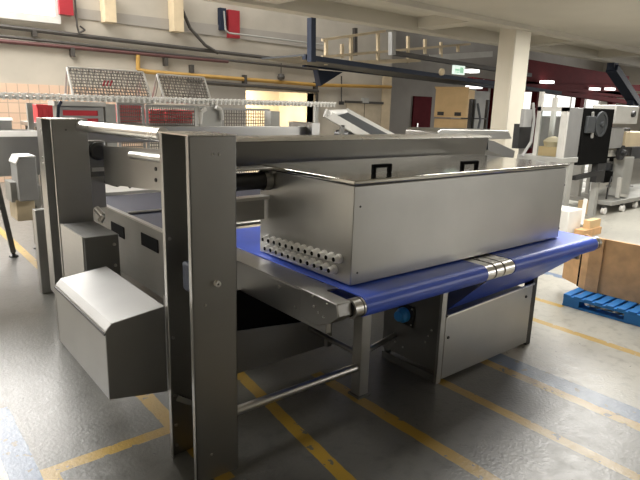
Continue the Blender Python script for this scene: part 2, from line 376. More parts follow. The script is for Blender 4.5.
# long trough beam above the hood
YB0, YB1 = 2.90, 3.06
x0, x1 = 1.52, at_y(488, 150, YB0).x
b = MB()
ZT0, ZT1 = 1.322, 1.486
b.prism([(x0, YB0, ZT1), (x0, YB0 + 0.025, ZT0), (x0, YB1 + 0.1, ZT0), (x0, YB1 + 0.14, ZT1)], (x1 - x0, 0, 0))
o = b.build('trough_beam', 'steel_trough', mach, 0.006)
MB().prism([(x0, YB0 - 0.02, ZT1), (x0, YB0 + 0.015, ZT1 + 0.014), (x0, YB1 + 0.16, ZT1 + 0.014), (x0, YB1 + 0.16, ZT1)], (x1 + 0.02 - x0, 0, 0)).build('rim', 'steel_bright', o)
g = [at_y(*p, YB0 + 0.01) for p in ((488, 140), (494, 141), (515, 151), (513, 160), (488, 150))]
MB().prism(g, (0, 0.2, 0)).build('end_gusset', 'steel_dark', o)

# motor and bearing between the near post and the hood
b = MB(); b.tube((1.4, 2.75, 1.27), (1.86, 2.75, 1.27), 0.05, 20); o = b.build('drum_motor', 'dark', mach)
MB().lathe((1.80, 2.75, 1.27), (1, 0, 0), [(0, 0.06), (0.05, 0.06), (0.05, 0.03)]).build('bearing_ring', 'steel', o)
b = MB(); b.box(1.35, 1.9, 2.70, 2.82, 1.335, 1.35); b.box(1.83, 1.98, 2.68, 2.80, 1.315, 1.328); b.build('bearing_bracket', 'steel_bright', mach, 0.003)
MB().box(1.35, 1.84, 2.72, 2.80, 1.16, 1.178).build('shelf_bracket', 'steel_bright', mach)
MB().box(1.35, 1.84, 2.78, 2.80, 1.03, 1.16).build('shelf_plate', 'steel', mach)
# side beams of the nose conveyor
BZ = 0.80
def side_beam(xa, xb):
    b = MB(); b.box(xa, xb, 1.95, 3.6, BZ - 0.185, BZ - 0.012)
    o = b.build('side_beam', 'steel', mach, 0.004); return o
sb = side_beam(1.655, 1.69)
MB().box(1.65, 1.80, 2.05, 3.6, BZ - 0.011, BZ - 0.002).build('wear_strip', 'steel', sb)
for y, z in ((2.12, 0.70), (2.35, 0.75), (2.2, 0.68), (3.0, 0.73)):
    MB().lathe((1.655, y, z), (-1, 0, 0), [(0, 0.009), (0.006, 0.008), (0.006, 0)]).build('bolt', 'steel_bright', sb)
side_beam(4.16, 4.195)
b = MB(); b.prism([(1.64, 1.90, 0.69), (1.64, 1.845, 0.735), (1.64, 1.86, 0.80), (1.64, 2.14, 0.806), (1.64, 2.14, 0.645), (1.64, 2.0, 0.645)], (0.09, 0, 0))
o = b.build('nose_block', 'steel', mach, 0.006)
for y, z in ((1.93, 0.78), (1.99, 0.72), (1.95, 0.71), (2.04, 0.79), (2.03, 0.74)):
    MB().lathe((1.64, y, z), (-1, 0, 0), [(0, 0.007), (0.006, 0.006), (0.006, 0)]).build('bolt', 'steel_bright', o)
# nose bar rings: short roller pieces with dark gaps
NY, NZ, NR = 1.873, 0.753, 0.052
def rings(xs, name='nose_ring'):
    for a, c in xs:
        MB().tube((a, NY, NZ), (c, NY, NZ), NR - 0.002, 20).build(name, 'steel_bright', mach)
rings([(1.735, 1.785), (1.793, 1.803)])
MB().tube((1.73, NY, NZ), (4.25, NY, NZ), NR - 0.014, 16).build('nose_shaft', 'dark', mach)
rings([(2.80, 2.875), (2.89, 2.965), (2.98, 3.08)])
rings([(4.185, 4.205), (4.22, 4.25)])
for a, c in ((2.80, 2.875), (2.89, 2.965), (2.98, 3.08)):
    MB().box(a, c, NY, 2.05, BZ - 0.012, BZ + 0.004).build('nose_plate', 'steel_bright', mach, 0.003)
# belts: thickness sheet that wraps the nose
def belt(xa, xb, y_end, name, mat, z_under=None, wrap=math.pi):
    o_, i_ = [], []
    n = 14; r0, r1 = NR + 0.001, NR - 0.005
    pts_o = [(y_end, BZ + 0.005)]; pts_i = [(y_end, BZ - 0.001)]
    for k in range(n + 1):
        a = math.pi / 2 + wrap * k / n
        pts_o.append((NY + r0 * math.cos(a), NZ + r0 * math.sin(a))); pts_i.append((NY + r1 * math.cos(a), NZ + r1 * math.sin(a)))
    pts_o.append((2.25, NZ - NR - 0.001 + 0.0)); pts_i.append((2.25, NZ - NR + 0.005))
    m = MB(); N = len(pts_o)
    for k in range(N - 1):
        a, c = pts_o[k], pts_o[k + 1]; d, e = pts_i[k], pts_i[k + 1]
        for (u, v), rev in (((a, c), 0), ((d, e), 1)):
            m.add([(xa, *u), (xb, *u), (xb, *v), (xa, *v)], [(0, 1, 2, 3)], True)
        for x in (xa, xb): m.add([(x, *a), (x, *c), (x, *e), (x, *d)], [(0, 1, 2, 3)])
    return m.build(name, mat, mach)
belt(1.805, 2.795, 3.5, 'belt', 'blue_belt'); belt(3.085, 4.18, 3.5, 'belt', 'blue_belt')
MB().box(2.795, 3.085, 2.02, 3.5, BZ - 0.003, BZ + 0.003).build('belt', 'blue_belt', mach)
# return run of the right belt that drops towards the cabinet top
a, c, d, e = Vector((2.97, NY + 0.02, 0.705)), Vector((4.17, NY - 0.03, 0.735)), at_y(530, 281, 2.05), at_y(449, 309, 2.05)
m = MB(); m.prism([a, c, d, e], (0, 0.012, -0.008)); m.build('return_belt', 'blue_belt', mach)
# upstream conveyor seen between the posts
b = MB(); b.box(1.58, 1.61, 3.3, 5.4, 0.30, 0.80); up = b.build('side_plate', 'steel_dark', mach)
for (xa, ya), (xb, yb) in (((111, 221), (124, 227)), ((141, 232), (158, 240))):
    q0, q1 = at_x(xa, ya, 1.578), at_x(xb, yb, 1.578)
    MB().box(1.574, 1.581, q1.y, q0.y, q0.z - 0.10, q0.z).build('hand_slot', 'void', up, 0.004)
MB().box(1.575, 1.615, 3.3, 5.0, 0.80, 0.812).build('edge_strip', 'steel', up)
MB().box(1.62, 4.1, 3.72, 5.45, 0.785, 0.80).build('infeed_belt', 'navy_belt', mach)
MB().box(1.70, 3.4, 5.46, 6.5, 0.80, 0.83).build('glare_plate', 'white_paint', mach)  # white plate standing in for a bright reflection beyond the belt
MB().tube((1.62, 3.70, 0.79), (4.1, 3.70, 0.79), 0.018).build('transfer_roller', 'steel_bright', mach)
MB().tube((1.62, 4.45, 0.812), (4.1, 4.45, 0.812), 0.012).build('belt_seam', 'steel', mach)
# lower drip panel and its upright, support legs, lower cross ties
b = MB(); zl = at_y(237, 329, 2.72).z; zr = at_y(330, 318, 2.72).z
b.prism([(1.24, 2.72, 0.10), (2.30, 2.72, 0.10), (2.30, 2.72, zr), (1.24, 2.72, zl + 0.03)], (0, 0.012, 0)); b.build('drip_panel', 'steel_cover', mach, 0.003)
MB().box(1.24, 2.30, 2.75, 2.76, 0.15, 0.62).build('shade_sheet', 'void', mach)  # black sheet standing in for the shade above the drip panel
MB().box(2.31, 2.345, 2.70, 2.735, 0.10, 0.62).build('panel_upright', 'steel', mach)
MB().bar((1.27, 2.9, 0.5), (1.27, 2.9, 0.62), 0.05, 0.05, (0, 1, 0)).build('hanger', 'steel', mach)
def leg(xa, ya, sx, sy, z1, nm='support_leg'):
    o = MB().box(xa, xa + sx, ya, ya + sy, 0.012, z1).build(nm, 'steel_post', mach, 0.004)
    MB().box(xa - 0.012, xa + sx + 0.012, ya - 0.012, ya + sy + 0.012, 0, 0.012).build('foot_plate', 'steel_dark', o); return o
leg(2.135, 2.19, 0.075, 0.075, 0.66); leg(2.135, 3.3, 0.075, 0.075, 0.66); leg(4.05, 2.9, 0.075, 0.075, 0.66)
MB().tube((2.172, 2.265, 0.26), (2.172, 3.3, 0.26), 0.018).build('tie_tube', 'steel', mach)
MB().tube((2.21, 2.24, 0.26), (2.68, 2.42, 0.2), 0.018).build('tie_tube', 'steel', mach)
MB().bar((2.3, 2.3, 0.46), (2.38, 2.3, 0.56), 0.01, 0.012).build('latch_rod', 'steel_bright', mach)
# drive cover on the left: tapered, chamfered sheet metal box
CX = 0.73
g0, g1 = at_x(105, 331, CX), at_x(55, 283, CX)         # near and far top corner
g2 = at_x(111, 402, CX)
ya, yb, zt, zb = g0.y, g1.y, g0.z, g2.z
rt, rb = at_y(165, 306, ya), at_y(165, 392, ya)
xr = rt.x
dzt = (rt.z - zt) / (rt.x - CX); dzb = (rb.z - zb) / (rb.x - CX)
ztr, zbr = zt + dzt * (xr - CX), zb + dzb * (xr - CX)
ch = 0.03
prof = [(CX, zb), (CX, zt - 0.005), (CX + ch, zt + ch * 0.9), (xr, ztr), (xr, zbr)]
cov = MB().prism([(x, ya, z) for x, z in prof], (0, yb - ya, 0)).build('drive_cover', 'steel_cover', mach, 0.004)
MB().box(CX - 0.006, CX, ya - 0.001, yb, zt - 0.022, zt - 0.012).build('cover_seam', 'dark', cov)
# gearbox housing behind it
gb = MB(); k0 = at_x(62, 228, 0.93); k1 = at_x(84, 238, 0.93); kz = at_x(63, 278, 0.93).z
gb.box(0.93, 1.13, k1.y, k0.y, kz - 0.05, k1.z)
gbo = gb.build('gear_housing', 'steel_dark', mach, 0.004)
MB().box(0.922, 0.93, k1.y + 0.01, k0.y, kz - 0.05, k1.z + 0.004).build('cover_plate', 'steel', gbo)
for z in (0.0, -0.13): MB().lathe((1.10, k1.y - 0.0, k1.z - 0.06 + z), (0, -1, 0), [(0, 0.01), (0.008, 0.008), (0.008, 0)]).build('bolt', 'steel_bright', gbo)
# rear cross beam of the frame
q0 = at_y(196, 123, 4.6); q1 = at_y(306, 126, 4.6)
b = MB(); b.box(1.26, q1.x, 4.6, 4.63, 1.37, 1.50); b.box(1.26, q1.x, 4.63, 4.85, 1.37, 1.385); o = b.build('rear_beam', 'steel_post', mach, 0.004)
MB().box(q1.x, q1.x + 0.1, 4.5, 4.9, 1.36, 1.54).build('end_plate', 'steel', o)
leg(4.3, 4.65, 0.08, 0.08, 1.37, 'rear_leg'); leg(1.22, 4.65, 0.08, 0.08, 1.37, 'rear_leg')
# right end upright behind the hood
MB().box(4.22, 4.29, 2.95, 3.02, 0.0, 1.45).build('support_leg', 'steel_post', mach, 0.004)

# ================================================================== HOOD on the belt
HX0, HX1, HY0, HY1, HZ0, HZ1 = 1.855, 3.925, 2.005, 2.85, 0.822, 1.325
hood = thing('control_cabinet', 'long grey steel cabinet with lid and cable glands sitting across the blue belt', 'cabinet', (HX0, HY0, HZ0))
MB().box(HX0, HX1, HY0, HY1, HZ0 - 0.01, HZ1).build('body', 'steel_sheet', hood, 0.004)
lid = MB(); lid.box(HX0 - 0.012, HX1 + 0.01, HY0 - 0.012, HY1 + 0.01, HZ1 + 0.008, HZ1 + 0.03)
lid = lid.build('lid', 'steel_lid', hood, 0.005)
MB().box(HX0 + 0.006, HX1 - 0.006, HY0 + 0.006, HY1 - 0.006, HZ1 - 0.002, HZ1 + 0.01).build('gasket', 'dark', hood)
zt_ = HZ1 + 0.03
for pxa, pxb, py in ((368, 395, 173), (456, 482, 169)):
    A, B = at_z(pxa, py, zt_), at_z(pxb, py, zt_)
    y = (A.y + B.y) / 2; h = MB(); t = 0.011
    h.box(A.x, A.x + 2 * t, y - t, y + t, zt_, zt_ + 0.045); h.box(B.x - 2 * t, B.x, y - t, y + t, zt_, zt_ + 0.045); h.box(A.x, B.x, y - t, y + t, zt_ + 0.030, zt_ + 0.050)
    h.build('handle', 'void', lid, 0.004)
for (x, z) in ((1.90, 1.22), (1.90, 0.875), (3.92, 1.2), (3.92, 0.88)):
    MB().lathe((x, HY0, z), (0, -1, 0), [(0, 0.006), (0.003, 0.005), (0.003, 0)]).build('bolt', 'dark', hood)
for row, (pa, pb, n) in enumerate((((266, 239), (337, 259), 12), ((268, 248), (332, 270), 11))):
    A, B = at_x(*pa, HX0 - 0.02), at_x(*pb, HX0 - 0.02)
    for i in range(n):
        P = A.lerp(B, i / (n - 1)); P.x = HX0
        r = 0.022
        g = MB().lathe(P, (-1, 0, 0), [(0, r + 0.003), (0.014, r + 0.003), (0.014, r - 0.002), (0.034, r - 0.003), (0.044, r - 0.008), (0.044, 0.009)], 10).build('cable_gland', 'white_plastic', hood)
        MB().lathe(P, (-1, 0, 0), [(0.02, 0.0125), (0.0455, 0.0125), (0.0455, 0)], 8).build('cable_plug', 'void', g)

# ================================================================== CABINET UNDER THE BELT
cab = thing('electrical_cabinet', 'low steel electrical cabinet with blue rotary switch standing under the blue belt', 'cabinet', (2.66, 2.03, 0))
CX0, CX1, CY0, CY1 = 2.66, 3.72, 2.03, 2.52
MB().box(CX0 + 0.01, CX1, CY0 + 0.012, CY1, 0.10, 0.43).build('body', 'steel_dark', cab, 0.003)
MB().box(CX0, CX0 + 0.01, CY0 + 0.012, CY1, 0.08, 0.60).build('side_plate', 'steel_dark', cab)
MB().box(CX0 + 0.01, CX1, CY1 - 0.01, CY1, 0.43, 0.62).build('rear_plate', 'rubber', cab)
fp = MB(); fp.prism([(CX0 + 0.045, CY0, 0.02), (CX1 - 0.02, CY0, 0.02), (CX1 - 0.02, CY0, 0.485), (CX0 + 0.045, CY0, 0.45)], (0, 0.012, 0))
fpo = fp.build('front_panel', 'steel', cab, 0.003)
MB().bar((CX0 + 0.045, CY0 - 0.006, 0.452), (CX1 - 0.02, CY0 - 0.006, 0.487), 0.012, 0.012).build('panel_edge', 'steel_bright', fpo)
for x, z in ((2.74, 0.30), (3.62, 0.40)):
    MB().lathe((x, CY0, z), (0, -1, 0), [(0, 0.010), (0.006, 0.009), (0.006, 0)]).build('lock', 'dark', fpo)
MB().box(CX0 - 0.004, CX0 + 0.04, CY0, CY0 + 0.02, 0.0, 0.62).build('corner_post', 'steel_post', cab)
MB().box(CX1 - 0.02, CX1 + 0.035, CY0, CY0 + 0.07, 0.0, 0.60).build('corner_post', 'dark', cab)
MB().box(CX0, CX0 + 0.02, CY0 + 0.02, CY1, 0.0, 0.05).build('base_rail', 'steel_dark', cab)
MB().box(CX0 + 0.02, CX0 + 0.04, CY1 - 0.05, CY1, 0.0, 0.12).build('rear_foot', 'steel_dark', cab)
for y, z in ((2.40, 0.16), (2.33, 0.145), (2.12, 0.30), (2.14, 0.25), (2.10, 0.345), (2.5, 0.50)):
    MB().lathe((CX0, y, z), (-1, 0, 0), [(0, 0.007), (0.005, 0.006), (0.005, 0)]).build('bolt', 'steel_bright', cab)
KY, KZ = at_x(406, 314, CX0).y, at_x(406, 314, CX0).z
kp = MB().box(CX0 - 0.014, CX0, KY - 0.075, KY + 0.06, KZ - 0.07, KZ + 0.07).build('switch_plate', 'dark', cab, 0.006)
MB().lathe((CX0 - 0.014, KY, KZ), (-1, 0, 0), [(0, 0.05), (0.03, 0.05), (0.05, 0.036), (0.065, 0.034), (0.065, 0)], 22).build('rotary_switch', 'blue_knob', kp)
for y in (-0.062, ): 
    for z in (0.055, -0.055): MB().lathe((CX0 - 0.014, KY + y, KZ + z), (-1, 0, 0), [(0, 0.007), (0.004, 0.006), (0.004, 0)], 10).build('screw', 'steel_bright', kp)

# ================================================================== LEFT CONVEYOR AND DRIVE
Y0 = 6.4
lc = thing('feed_conveyor', 'grey steel conveyor with white rim running off at the left edge', 'conveyor', (0.6, 6.5, 0))
za, zb_ = 1.33, 0.92
o = MB().box(-0.8, 1.52, Y0, Y0 + 0.03, zb_, za).build('side_panel', 'steel_post', lc, 0.004)
MB().prism([(-0.8, Y0 - 0.05, za - 0.01), (-0.8, Y0 + 0.01, za + 0.045), (-0.8, Y0 + 0.04, za + 0.045), (-0.8, Y0 + 0.04, za - 0.01)], (2.32, 0, 0)).build('rim', 'white_plastic', o)
MB().box(-0.8, 1.52, Y0 + 0.6, Y0 + 0.63, zb_, za + 0.03).build('side_panel', 'steel_post', lc, 0.004)
MB().box(-0.8, 1.52, Y0 + 0.03, Y0 + 0.6, 1.15, 1.17).build('belt', 'navy_belt', lc)
o = MB().box(-0.8, 1.32, Y0 + 0.63, Y0 + 0.66, 1.33, 1.46).build('back_guard', 'steel_post', lc)
MB().prism([(-0.8, Y0 + 0.60, 1.455), (-0.8, Y0 + 0.64, 1.485), (-0.8, Y0 + 0.68, 1.485), (-0.8, Y0 + 0.68, 1.455)], (2.13, 0, 0)).build('rim', 'white_plastic', o)
def foot_leg(p, top, w_=0.05):
    o = MB().bar((top[0], top[1], top[2]), (p[0], p[1], 0.05), w_, w_, (0, 1, 0)).build('leg', 'steel_dark', lc)
    MB().lathe((p[0], p[1], 0), (0, 0, 1), [(0, 0), (0, 0.05), (0.015, 0.045), (0.03, 0.018), (0.06, 0.018)], 12).build('foot', 'dark', o)
foot_leg((1.15, Y0 + 0.3, 0), (1.04, Y0 + 0.3, 1.0)); foot_leg((0.2, Y0 + 0.3, 0), (0.2, Y0 + 0.3, 1.0)); foot_leg((1.45, Y0 + 0.55, 0), (1.45, Y0 + 0.55, 1.0))
MB().bar((1.1, Y0 + 0.3, 0.55), (0.2, Y0 + 0.3, 0.5), 0.03, 0.03).build('brace', 'steel_dark', lc)
A, B = at_y(16, 160, 5.7), at_y(39, 195, 5.7)
dx = thing('gearmotor_cover', 'pale grey chamfered motor cover hanging on the conveyor at the far left post', 'motor cover', (A.x, 5.7, B.z))
zt2 = A.z + 0.02; zb2 = B.z - 0.05
dm = MB(); dm.prism([(A.x, 5.7, zb2), (A.x, 5.7, zt2 - 0.06), (A.x + 0.03, 5.7, zt2), (B.x, 5.7, zt2), (B.x, 5.7, zb2)], (0, 0.28, 0))
dmo = dm.build('cover_body', 'light_grey', dx, 0.008)
MB().prism([(A.x - 0.004, 5.69, zt2 - 0.062), (A.x + 0.028, 5.69, zt2 + 0.002), (B.x, 5.69, zt2 + 0.002), (B.x, 5.69, zt2 + 0.012), (A.x + 0.024, 5.69, zt2 + 0.012), (A.x - 0.010, 5.69, zt2 - 0.05)], (0, 0.30, 0)).build('cover_top', 'white_plastic', dmo)
MB().box(A.x - 0.05, A.x + 0.02, 5.8, 6.05, zb2 - 0.02, zb2 + 0.17).build('terminal_box', 'grey_paint', dx, 0.006)
MB().box(A.x - 0.02, A.x + 0.14, 5.78, 6.1, zb2 - 0.2, zb2).build('gearbox', 'beige', dx, 0.008)
MB().box(A.x + 0.05, A.x + 0.25, 6.0, 6.42, zb2 - 0.1, zb2 + 0.1).build('mounting_arm', 'grey_paint', dx)
P = at_z(49, 293, 0)
o = MB().box(P.x - 0.055, P.x + 0.045, P.y, P.y + 0.1, 0, 0.76).build('machine_stand', 'steel_post', None, 0.006)
tag(o, 'dark steel stand leg rising from the floor just behind the left channel post', 'stand')

# ================================================================== BACK WALL THINGS
YW = WB - 0.09
def wall_pipe(pts, r, mat, name, label, Y=YW, cat='pipe', n=8):
    o = MB().path([at_y(px, py, Y) for px, py in pts], r, n).build(name, mat); return tag(o, label, cat)
def ext(p0, p1, px):    # extend a line in the picture to another x
    return (px, p0[1] + (p1[1] - p0[1]) * (px - p0[0]) / (p1[0] - p0[0]))
def pipe_line(p0, p1, r, mat, name, label, x_from, x_to, Y=YW, cat='pipe'):
    return wall_pipe([ext(p0, p1, x_from), ext(p0, p1, x_to)], r, mat, name, label, Y, cat)
pipe_line((0, 26), (160, 45), 0.045, 'dark_pipe', 'conduit_pipe', 'thick grey conduit, uppermost of the three pipes along the wall', -60, 318)
pipe_line((0, 36), (160, 53), 0.03, 'dark_pipe', 'conduit_pipe', 'thin grey conduit, middle of the three pipes along the wall', -60, 318)
pipe_line((0, 41), (160, 55.5), 0.04, 'brown_pipe', 'conduit_pipe', 'dark red pipe, lowest of the three, ending above the mesh guards', -60, 228)
wall_pipe([(138, 55), (138, 70), (150, 72), (318, 85), (391, 87)], 0.05, 'yellow', 'gas_pipe', 'yellow gas pipe bent down then running along the wall above the doorway')
pipe_line((188, 81), (314, 91), 0.05, 'dark_pipe', 'door_track', 'dark sliding track above the lit doorway', 188, 318, YW - 0.06, 'track')
# dark tray behind conduits
a = [at_y(75, 8, WB), at_y(325, 38, WB), at_y(325, 50, WB), at_y(75, 18, WB)]
tag(MB().prism([v + Vector((0, -0.03, 0)) for v in a], (0, 0.025, 0)).build('cable_tray', 'wall_grey'), 'long grey cable tray board sloping across the upper back wall', 'cable tray')
def wall_box(px0, px1, py0, py1, dep, mat, name, label, cat, Y=WB, bev=0.0):
    p, q = at_y(px0, py0, Y), at_y(px1, py1, Y)
    return tag(MB().box(p.x, q.x, Y - dep, Y - 0.002, q.z, p.z).build(name, mat, None, bev), label, cat)
wall_box(99, 112, -8, 24, 0.3, 'beige', 'wall_bracket', 'beige steel upright hanging on the upper wall beside the window', 'bracket')
wall_box(167.5, 178.5, -8, 33, 0.3, 'beige', 'wall_bracket', 'beige steel upright hanging on the wall near the red panel', 'bracket')
wall_box(217.5, 224, 8, 31, 0.12, 'navy_steel', 'wall_panel', 'dark blue narrow panel on the upper back wall', 'panel')
wall_box(226, 237, 10, 39, 0.14, 'dark_red', 'wall_panel', 'red panel beside the dark blue panel on the upper back wall', 'panel')
wall_box(55, 71, -14, 16.5, 0.2, 'dark_red', 'window_shutter', 'red shutter edge at the right of the bright high window', 'shutter')
wall_pipe([(224, 11), (225.5, 30), (229, 33), (325, 45)], 0.02, 'grey_paint', 'wall_conduit', 'thin pale conduit looping around the red wall panel', WB - 0.2)
wall_pipe([(178, 0), (190, 28), (205, 45), (218, 53)], 0.04, 'dark_pipe', 'hanging_cable', 'dark cable drooping from the ceiling to the conduits', WB - 0.15, 'cable')
wall_pipe([(75, 0), (77, 26), (79, 33), (85, 30), (80, 26)], 0.02, 'dark_pipe', 'hanging_cable', 'thin loop of cable hanging beside the red shutter', WB - 0.15, 'cable')
for i, (px, py0, py1, lb) in enumerate(((33, 30, 37, 'small pipe clip near the left edge of the wall'), (71, 48, 57, 'dark pipe hook below the dark red pipe above the first mesh guard'), (164, 58, 66, 'small pipe hook left of the second mesh guard top'), (190, 65, 73, 'dark stub bracket on the yellow pipe, left one'), (243, 75, 84, 'dark stub bracket on the yellow pipe above doorway'), (314, 82, 92, 'dark stub bracket at the right end of the door track'))):
    p, q = at_y(px, py0, WB), at_y(px, py1, WB)
    tag(MB().box(p.x - 0.04, p.x + 0.04, WB - 0.14, WB - 0.002, q.z, p.z).build('pipe_clip', 'dark_pipe'), lb, 'pipe clip')
p = at_y(281, 77, WB - 0.14)
hl = thing('pendant_bell', 'small round dark bell hanging from thin wire above the lit doorway', 'bell', p)
MB().lathe(p, (0, 0, -1), [(-0.09, 0.0), (-0.07, 0.08), (0, 0.11), (0.06, 0.09), (0.08, 0.0)]).build('bell', 'dark_pipe', hl)
MB().tube(p + Vector((0, 0, 0.08)), p + Vector((0, 0, 0.36)), 0.012, 6).build('wire', 'dark_pipe', hl)
p0, p1 = at_y(341.5, 76, WB - 0.1), at_y(341.5, 102, WB - 0.1)
pc = thing('pull_switch', 'dark cord with small box hanging on the cream wall left of door', 'switch', p1)
MB().tube(p0, p1, 0.02, 6).build('cord', 'dark_pipe', pc); MB().box(p1.x - 0.06, p1.x + 0.06, p1.y - 0.05, p1.y + 0.05, p1.z - 0.08, p1.z + 0.02).build('switch_box', 'dark', pc)
# cream door in the end bay
A, B = at_y(346, 103, WB), at_y(381, 103, WB)
d = struct(MB().box(A.x, B.x, WB - 0.03, WB - 0.001, 0, A.z).build('door_1', 'door_beige'))
MB().box(A.x - 0.06, B.x + 0.06, WB - 0.06, WB - 0.001, A.z, A.z + 0.07).build('lintel', 'dark_pipe', d)
MB().box((A.x + B.x) / 2 - 0.01, (A.x + B.x) / 2 + 0.01, WB - 0.035, WB - 0.03, 0, A.z).build('door_gap', 'dark_pipe', d)
MB().box((A.x + B.x) / 2 - 0.12, (A.x + B.x) / 2 + 0.12, WB - 0.1, WB - 0.001, A.z + 0.02, A.z + 0.17).build('door_closer', 'grey_paint', d)
A, B = at_y(382, 90, WB), at_y(391, 90, WB)
struct(MB().box(A.x, XE + 0.02, WB - 0.03, WB - 0.001, 0, 2.7).build('trim_3', 'beige'))
# doorway lining
struct(MB().box(ox1, ox1 + 0.1, WB - 0.1, WB + 0.3, 0, 2.1).build('trim_4', 'dark_pipe'))
tag(MB().box(8.7, 9.9, 16.42, 16.48, 1.3, 1.4).build('wall_shelf', 'white_paint'), 'pale shelf strip inside the brightly lit side room', 'shelf')
# red door and far hall items
A, B = at_y(413, 96, 16), at_y(431, 96, 16)
d = struct(MB().box(A.x, B.x, 15.93, 15.99, 0, A.z).build('door_2', 'door_red')); MB().box(A.x + 0.25, A.x + 0.3, 15.88, 15.93, 1.0, 1.15).build('door_handle', 'steel_bright', d)

# walkway with railing over the end bay
YK = 9.6
wk = thing('walkway', 'dark steel walkway with pale handrails high over the cream end bay', 'walkway', (12, YK, 2.7))
A, B = at_y(300, 57, YK), at_y(492, 80, YK)
MB().bar(at_y(304, 57, YK), at_y(560, 93, YK), 0.12, 0.10).build('edge_beam', 'navy_steel', wk)
MB().bar(at_y(394, 53, YK + 0.0), at_y(530, 75, YK), 0.12, 0.10).build('upper_beam', 'dark_pipe', wk)
MB().bar(at_y(304, 62, YK + 1.6), at_y(520, 88, YK + 1.6), 0.14, 0.22).build('back_beam', 'navy_steel', wk)
m = MB(); m.prism([at_y(304, 56, YK), at_y(500, 84, YK), at_y(500, 84, YK) + Vector((0, 1.6, 0)), at_y(304, 56, YK) + Vector((0, 1.6, 0))], (0, 0, 0.04)); m.build('deck', 'rubber', wk)
YR = YK + 0.9
for px, y0, y1 in ((326, 39, 65), (342, 44, 58), (351, 37, 62), (378, 32, 64), (408, 36, 63), (425, 39, 54), (441, 42, 57), (458, 45, 52)):
    MB().bar(at_y(px, y1, YR), at_y(px, y0, YR), 0.07, 0.07, (0, 1, 0)).build('baluster', 'beige', wk)
MB().bar(at_y(322, 40, YR), at_y(385, 31, YR), 0.06, 0.06).build('handrail', 'beige', wk)
MB().bar(at_y(322, 57, YR), at_y(470, 44, YR), 0.06, 0.06).build('mid_rail', 'beige', wk)
MB().bar(at_y(352, 63, YR), at_y(420, 60, YR), 0.05, 0.1).build('kick_board', 'beige', wk)
MB().bar(at_y(430, 58, YR), at_y(492, 54, YR), 0.05, 0.16).build('kick_board', 'white_paint', wk)
MB().bar(at_y(392, 55, YK - 0.1), at_y(392, 32, YK - 0.1), 0.12, 0.12, (0, 1, 0)).build('gate_post', 'light_grey', wk)
MB().bar(at_y(311.5, 62, 9.4), at_y(311.5, 18, 9.4), 0.12, 0.14, (0, 1, 0)).build('hanger_post', 'navy_steel', wk)
MB().bar(at_y(355, 28, 12), at_y(355, 56, 12), 0.1, 0.1, (0, 1, 0)).build('baluster', 'dark_pipe', wk)
MB().prism([at_y(*p, YK + 1.6) for p in ((318, 70), (343, 72), (321, 86))], (0, 0.2, 0)).build('deck_bracket', 'navy_steel', wk)
# exit sign
A, B = at_y(454, 65, 9.49), at_y(464.5, 75, 9.49)
ex = thing('exit_sign', 'small green and white lit exit sign hanging under the walkway', 'sign', ((A.x + B.x) / 2, 9.49, B.z))
MB().box(A.x, B.x, 9.49, 9.54, B.z, A.z).build('sign_panel', 'exit_white', ex)
w_, h_ = B.x - A.x, A.z - B.z
g = MB(); g.box(A.x + w_ * 0.12, A.x + w_ * 0.5, 9.482, 9.489, B.z + h_ * 0.38, B.z + h_ * 0.6); g.box(A.x + w_ * 0.55, A.x + w_ * 0.85, 9.482, 9.489, B.z + h_ * 0.18, B.z + h_ * 0.82)
g.box(A.x + w_ * 0.12, A.x + w_ * 0.5, 9.482, 9.489, B.z + h_ * 0.18, B.z + h_ * 0.28)
g.build('pictogram', 'exit_green', ex)
p = at_y(441, 72, 9.54)
tag(MB().lathe(p, (0, -1, 0), [(0, 0.0), (0, 0.09), (0.06, 0.08), (0.08, 0.03), (0.08, 0)]).build('round_lamp', 'beige'), 'round pale lamp fitting under the walkway left of the exit sign', 'lamp')

# ================================================================== MIDDLE BACKGROUND: guards, rail, crates, machines
def mesh_guard(corners, ridge_a, ridge_b, nx, nz, label, tagcol=True):
    # A shaped wire guard: triangle frames at both ends, mesh on the near slope
    a0, a1 = corners      # near lower corners
    t = thing('mesh_guard', label, 'wire guard', (a0 + a1) / 2, 'tent shaped wire guards')
    back0, back1 = Vector((2 * ridge_a.x - a0.x, 2 * ridge_a.y - a0.y, a0.z)), Vector((2 * ridge_b.x - a1.x, 2 * ridge_b.y - a1.y, a1.z))
    f = MB(); r = 0.016
    for p, q in ((a0, a1), (a0, ridge_a), (a1, ridge_b), (ridge_a, ridge_b), (ridge_a, back0), (ridge_b, back1), (back0, back1)): f.tube(p, q, r, 8)
    f.build('frame', 'white_paint', t)
    g = MB()
    for i in range(1, nx): g.tube(a0.lerp(a1, i / nx), ridge_a.lerp(ridge_b, i / nx), 0.0075, 5, None, False)
    for i in range(1, nz): g.tube(a0.lerp(ridge_a, i / nz), a1.lerp(ridge_b, i / nz), 0.0075, 5, None, False)
    g.build('wire_mesh', 'wire', t)
    h = MB()
    for i in range(1, nx, 2): h.tube(back0.lerp(back1, i / nx), ridge_a.lerp(ridge_b, i / nx), 0.006, 5, None, False)
    h.build('wire_mesh', 'wire', t); return t
YG = 7.6
g = mesh_guard((at_y(74, 99, YG), at_y(153, 103, YG)), at_y(67, 67.5, YG + 0.5), at_y(143, 72.5, YG + 0.5), 26, 10, 'left tent-shaped wire mesh guard with small red mark')
q = MB()
for px in (104, 107.5, 111): q.bar(at_y(px - 1, 86, YG + 0.22), at_y(px + 1, 80.5, YG + 0.22), 0.02, 0.018, (0, 1, 0))
q.build('red_mark', 'dark_red', g)
mesh_guard((at_y(165, 101, YG), at_y(212, 104, YG)), at_y(157, 74.5, YG + 0.4), at_y(204, 78, YG + 0.4), 17, 9, 'right tent-shaped wire mesh guard with dense steep mesh')
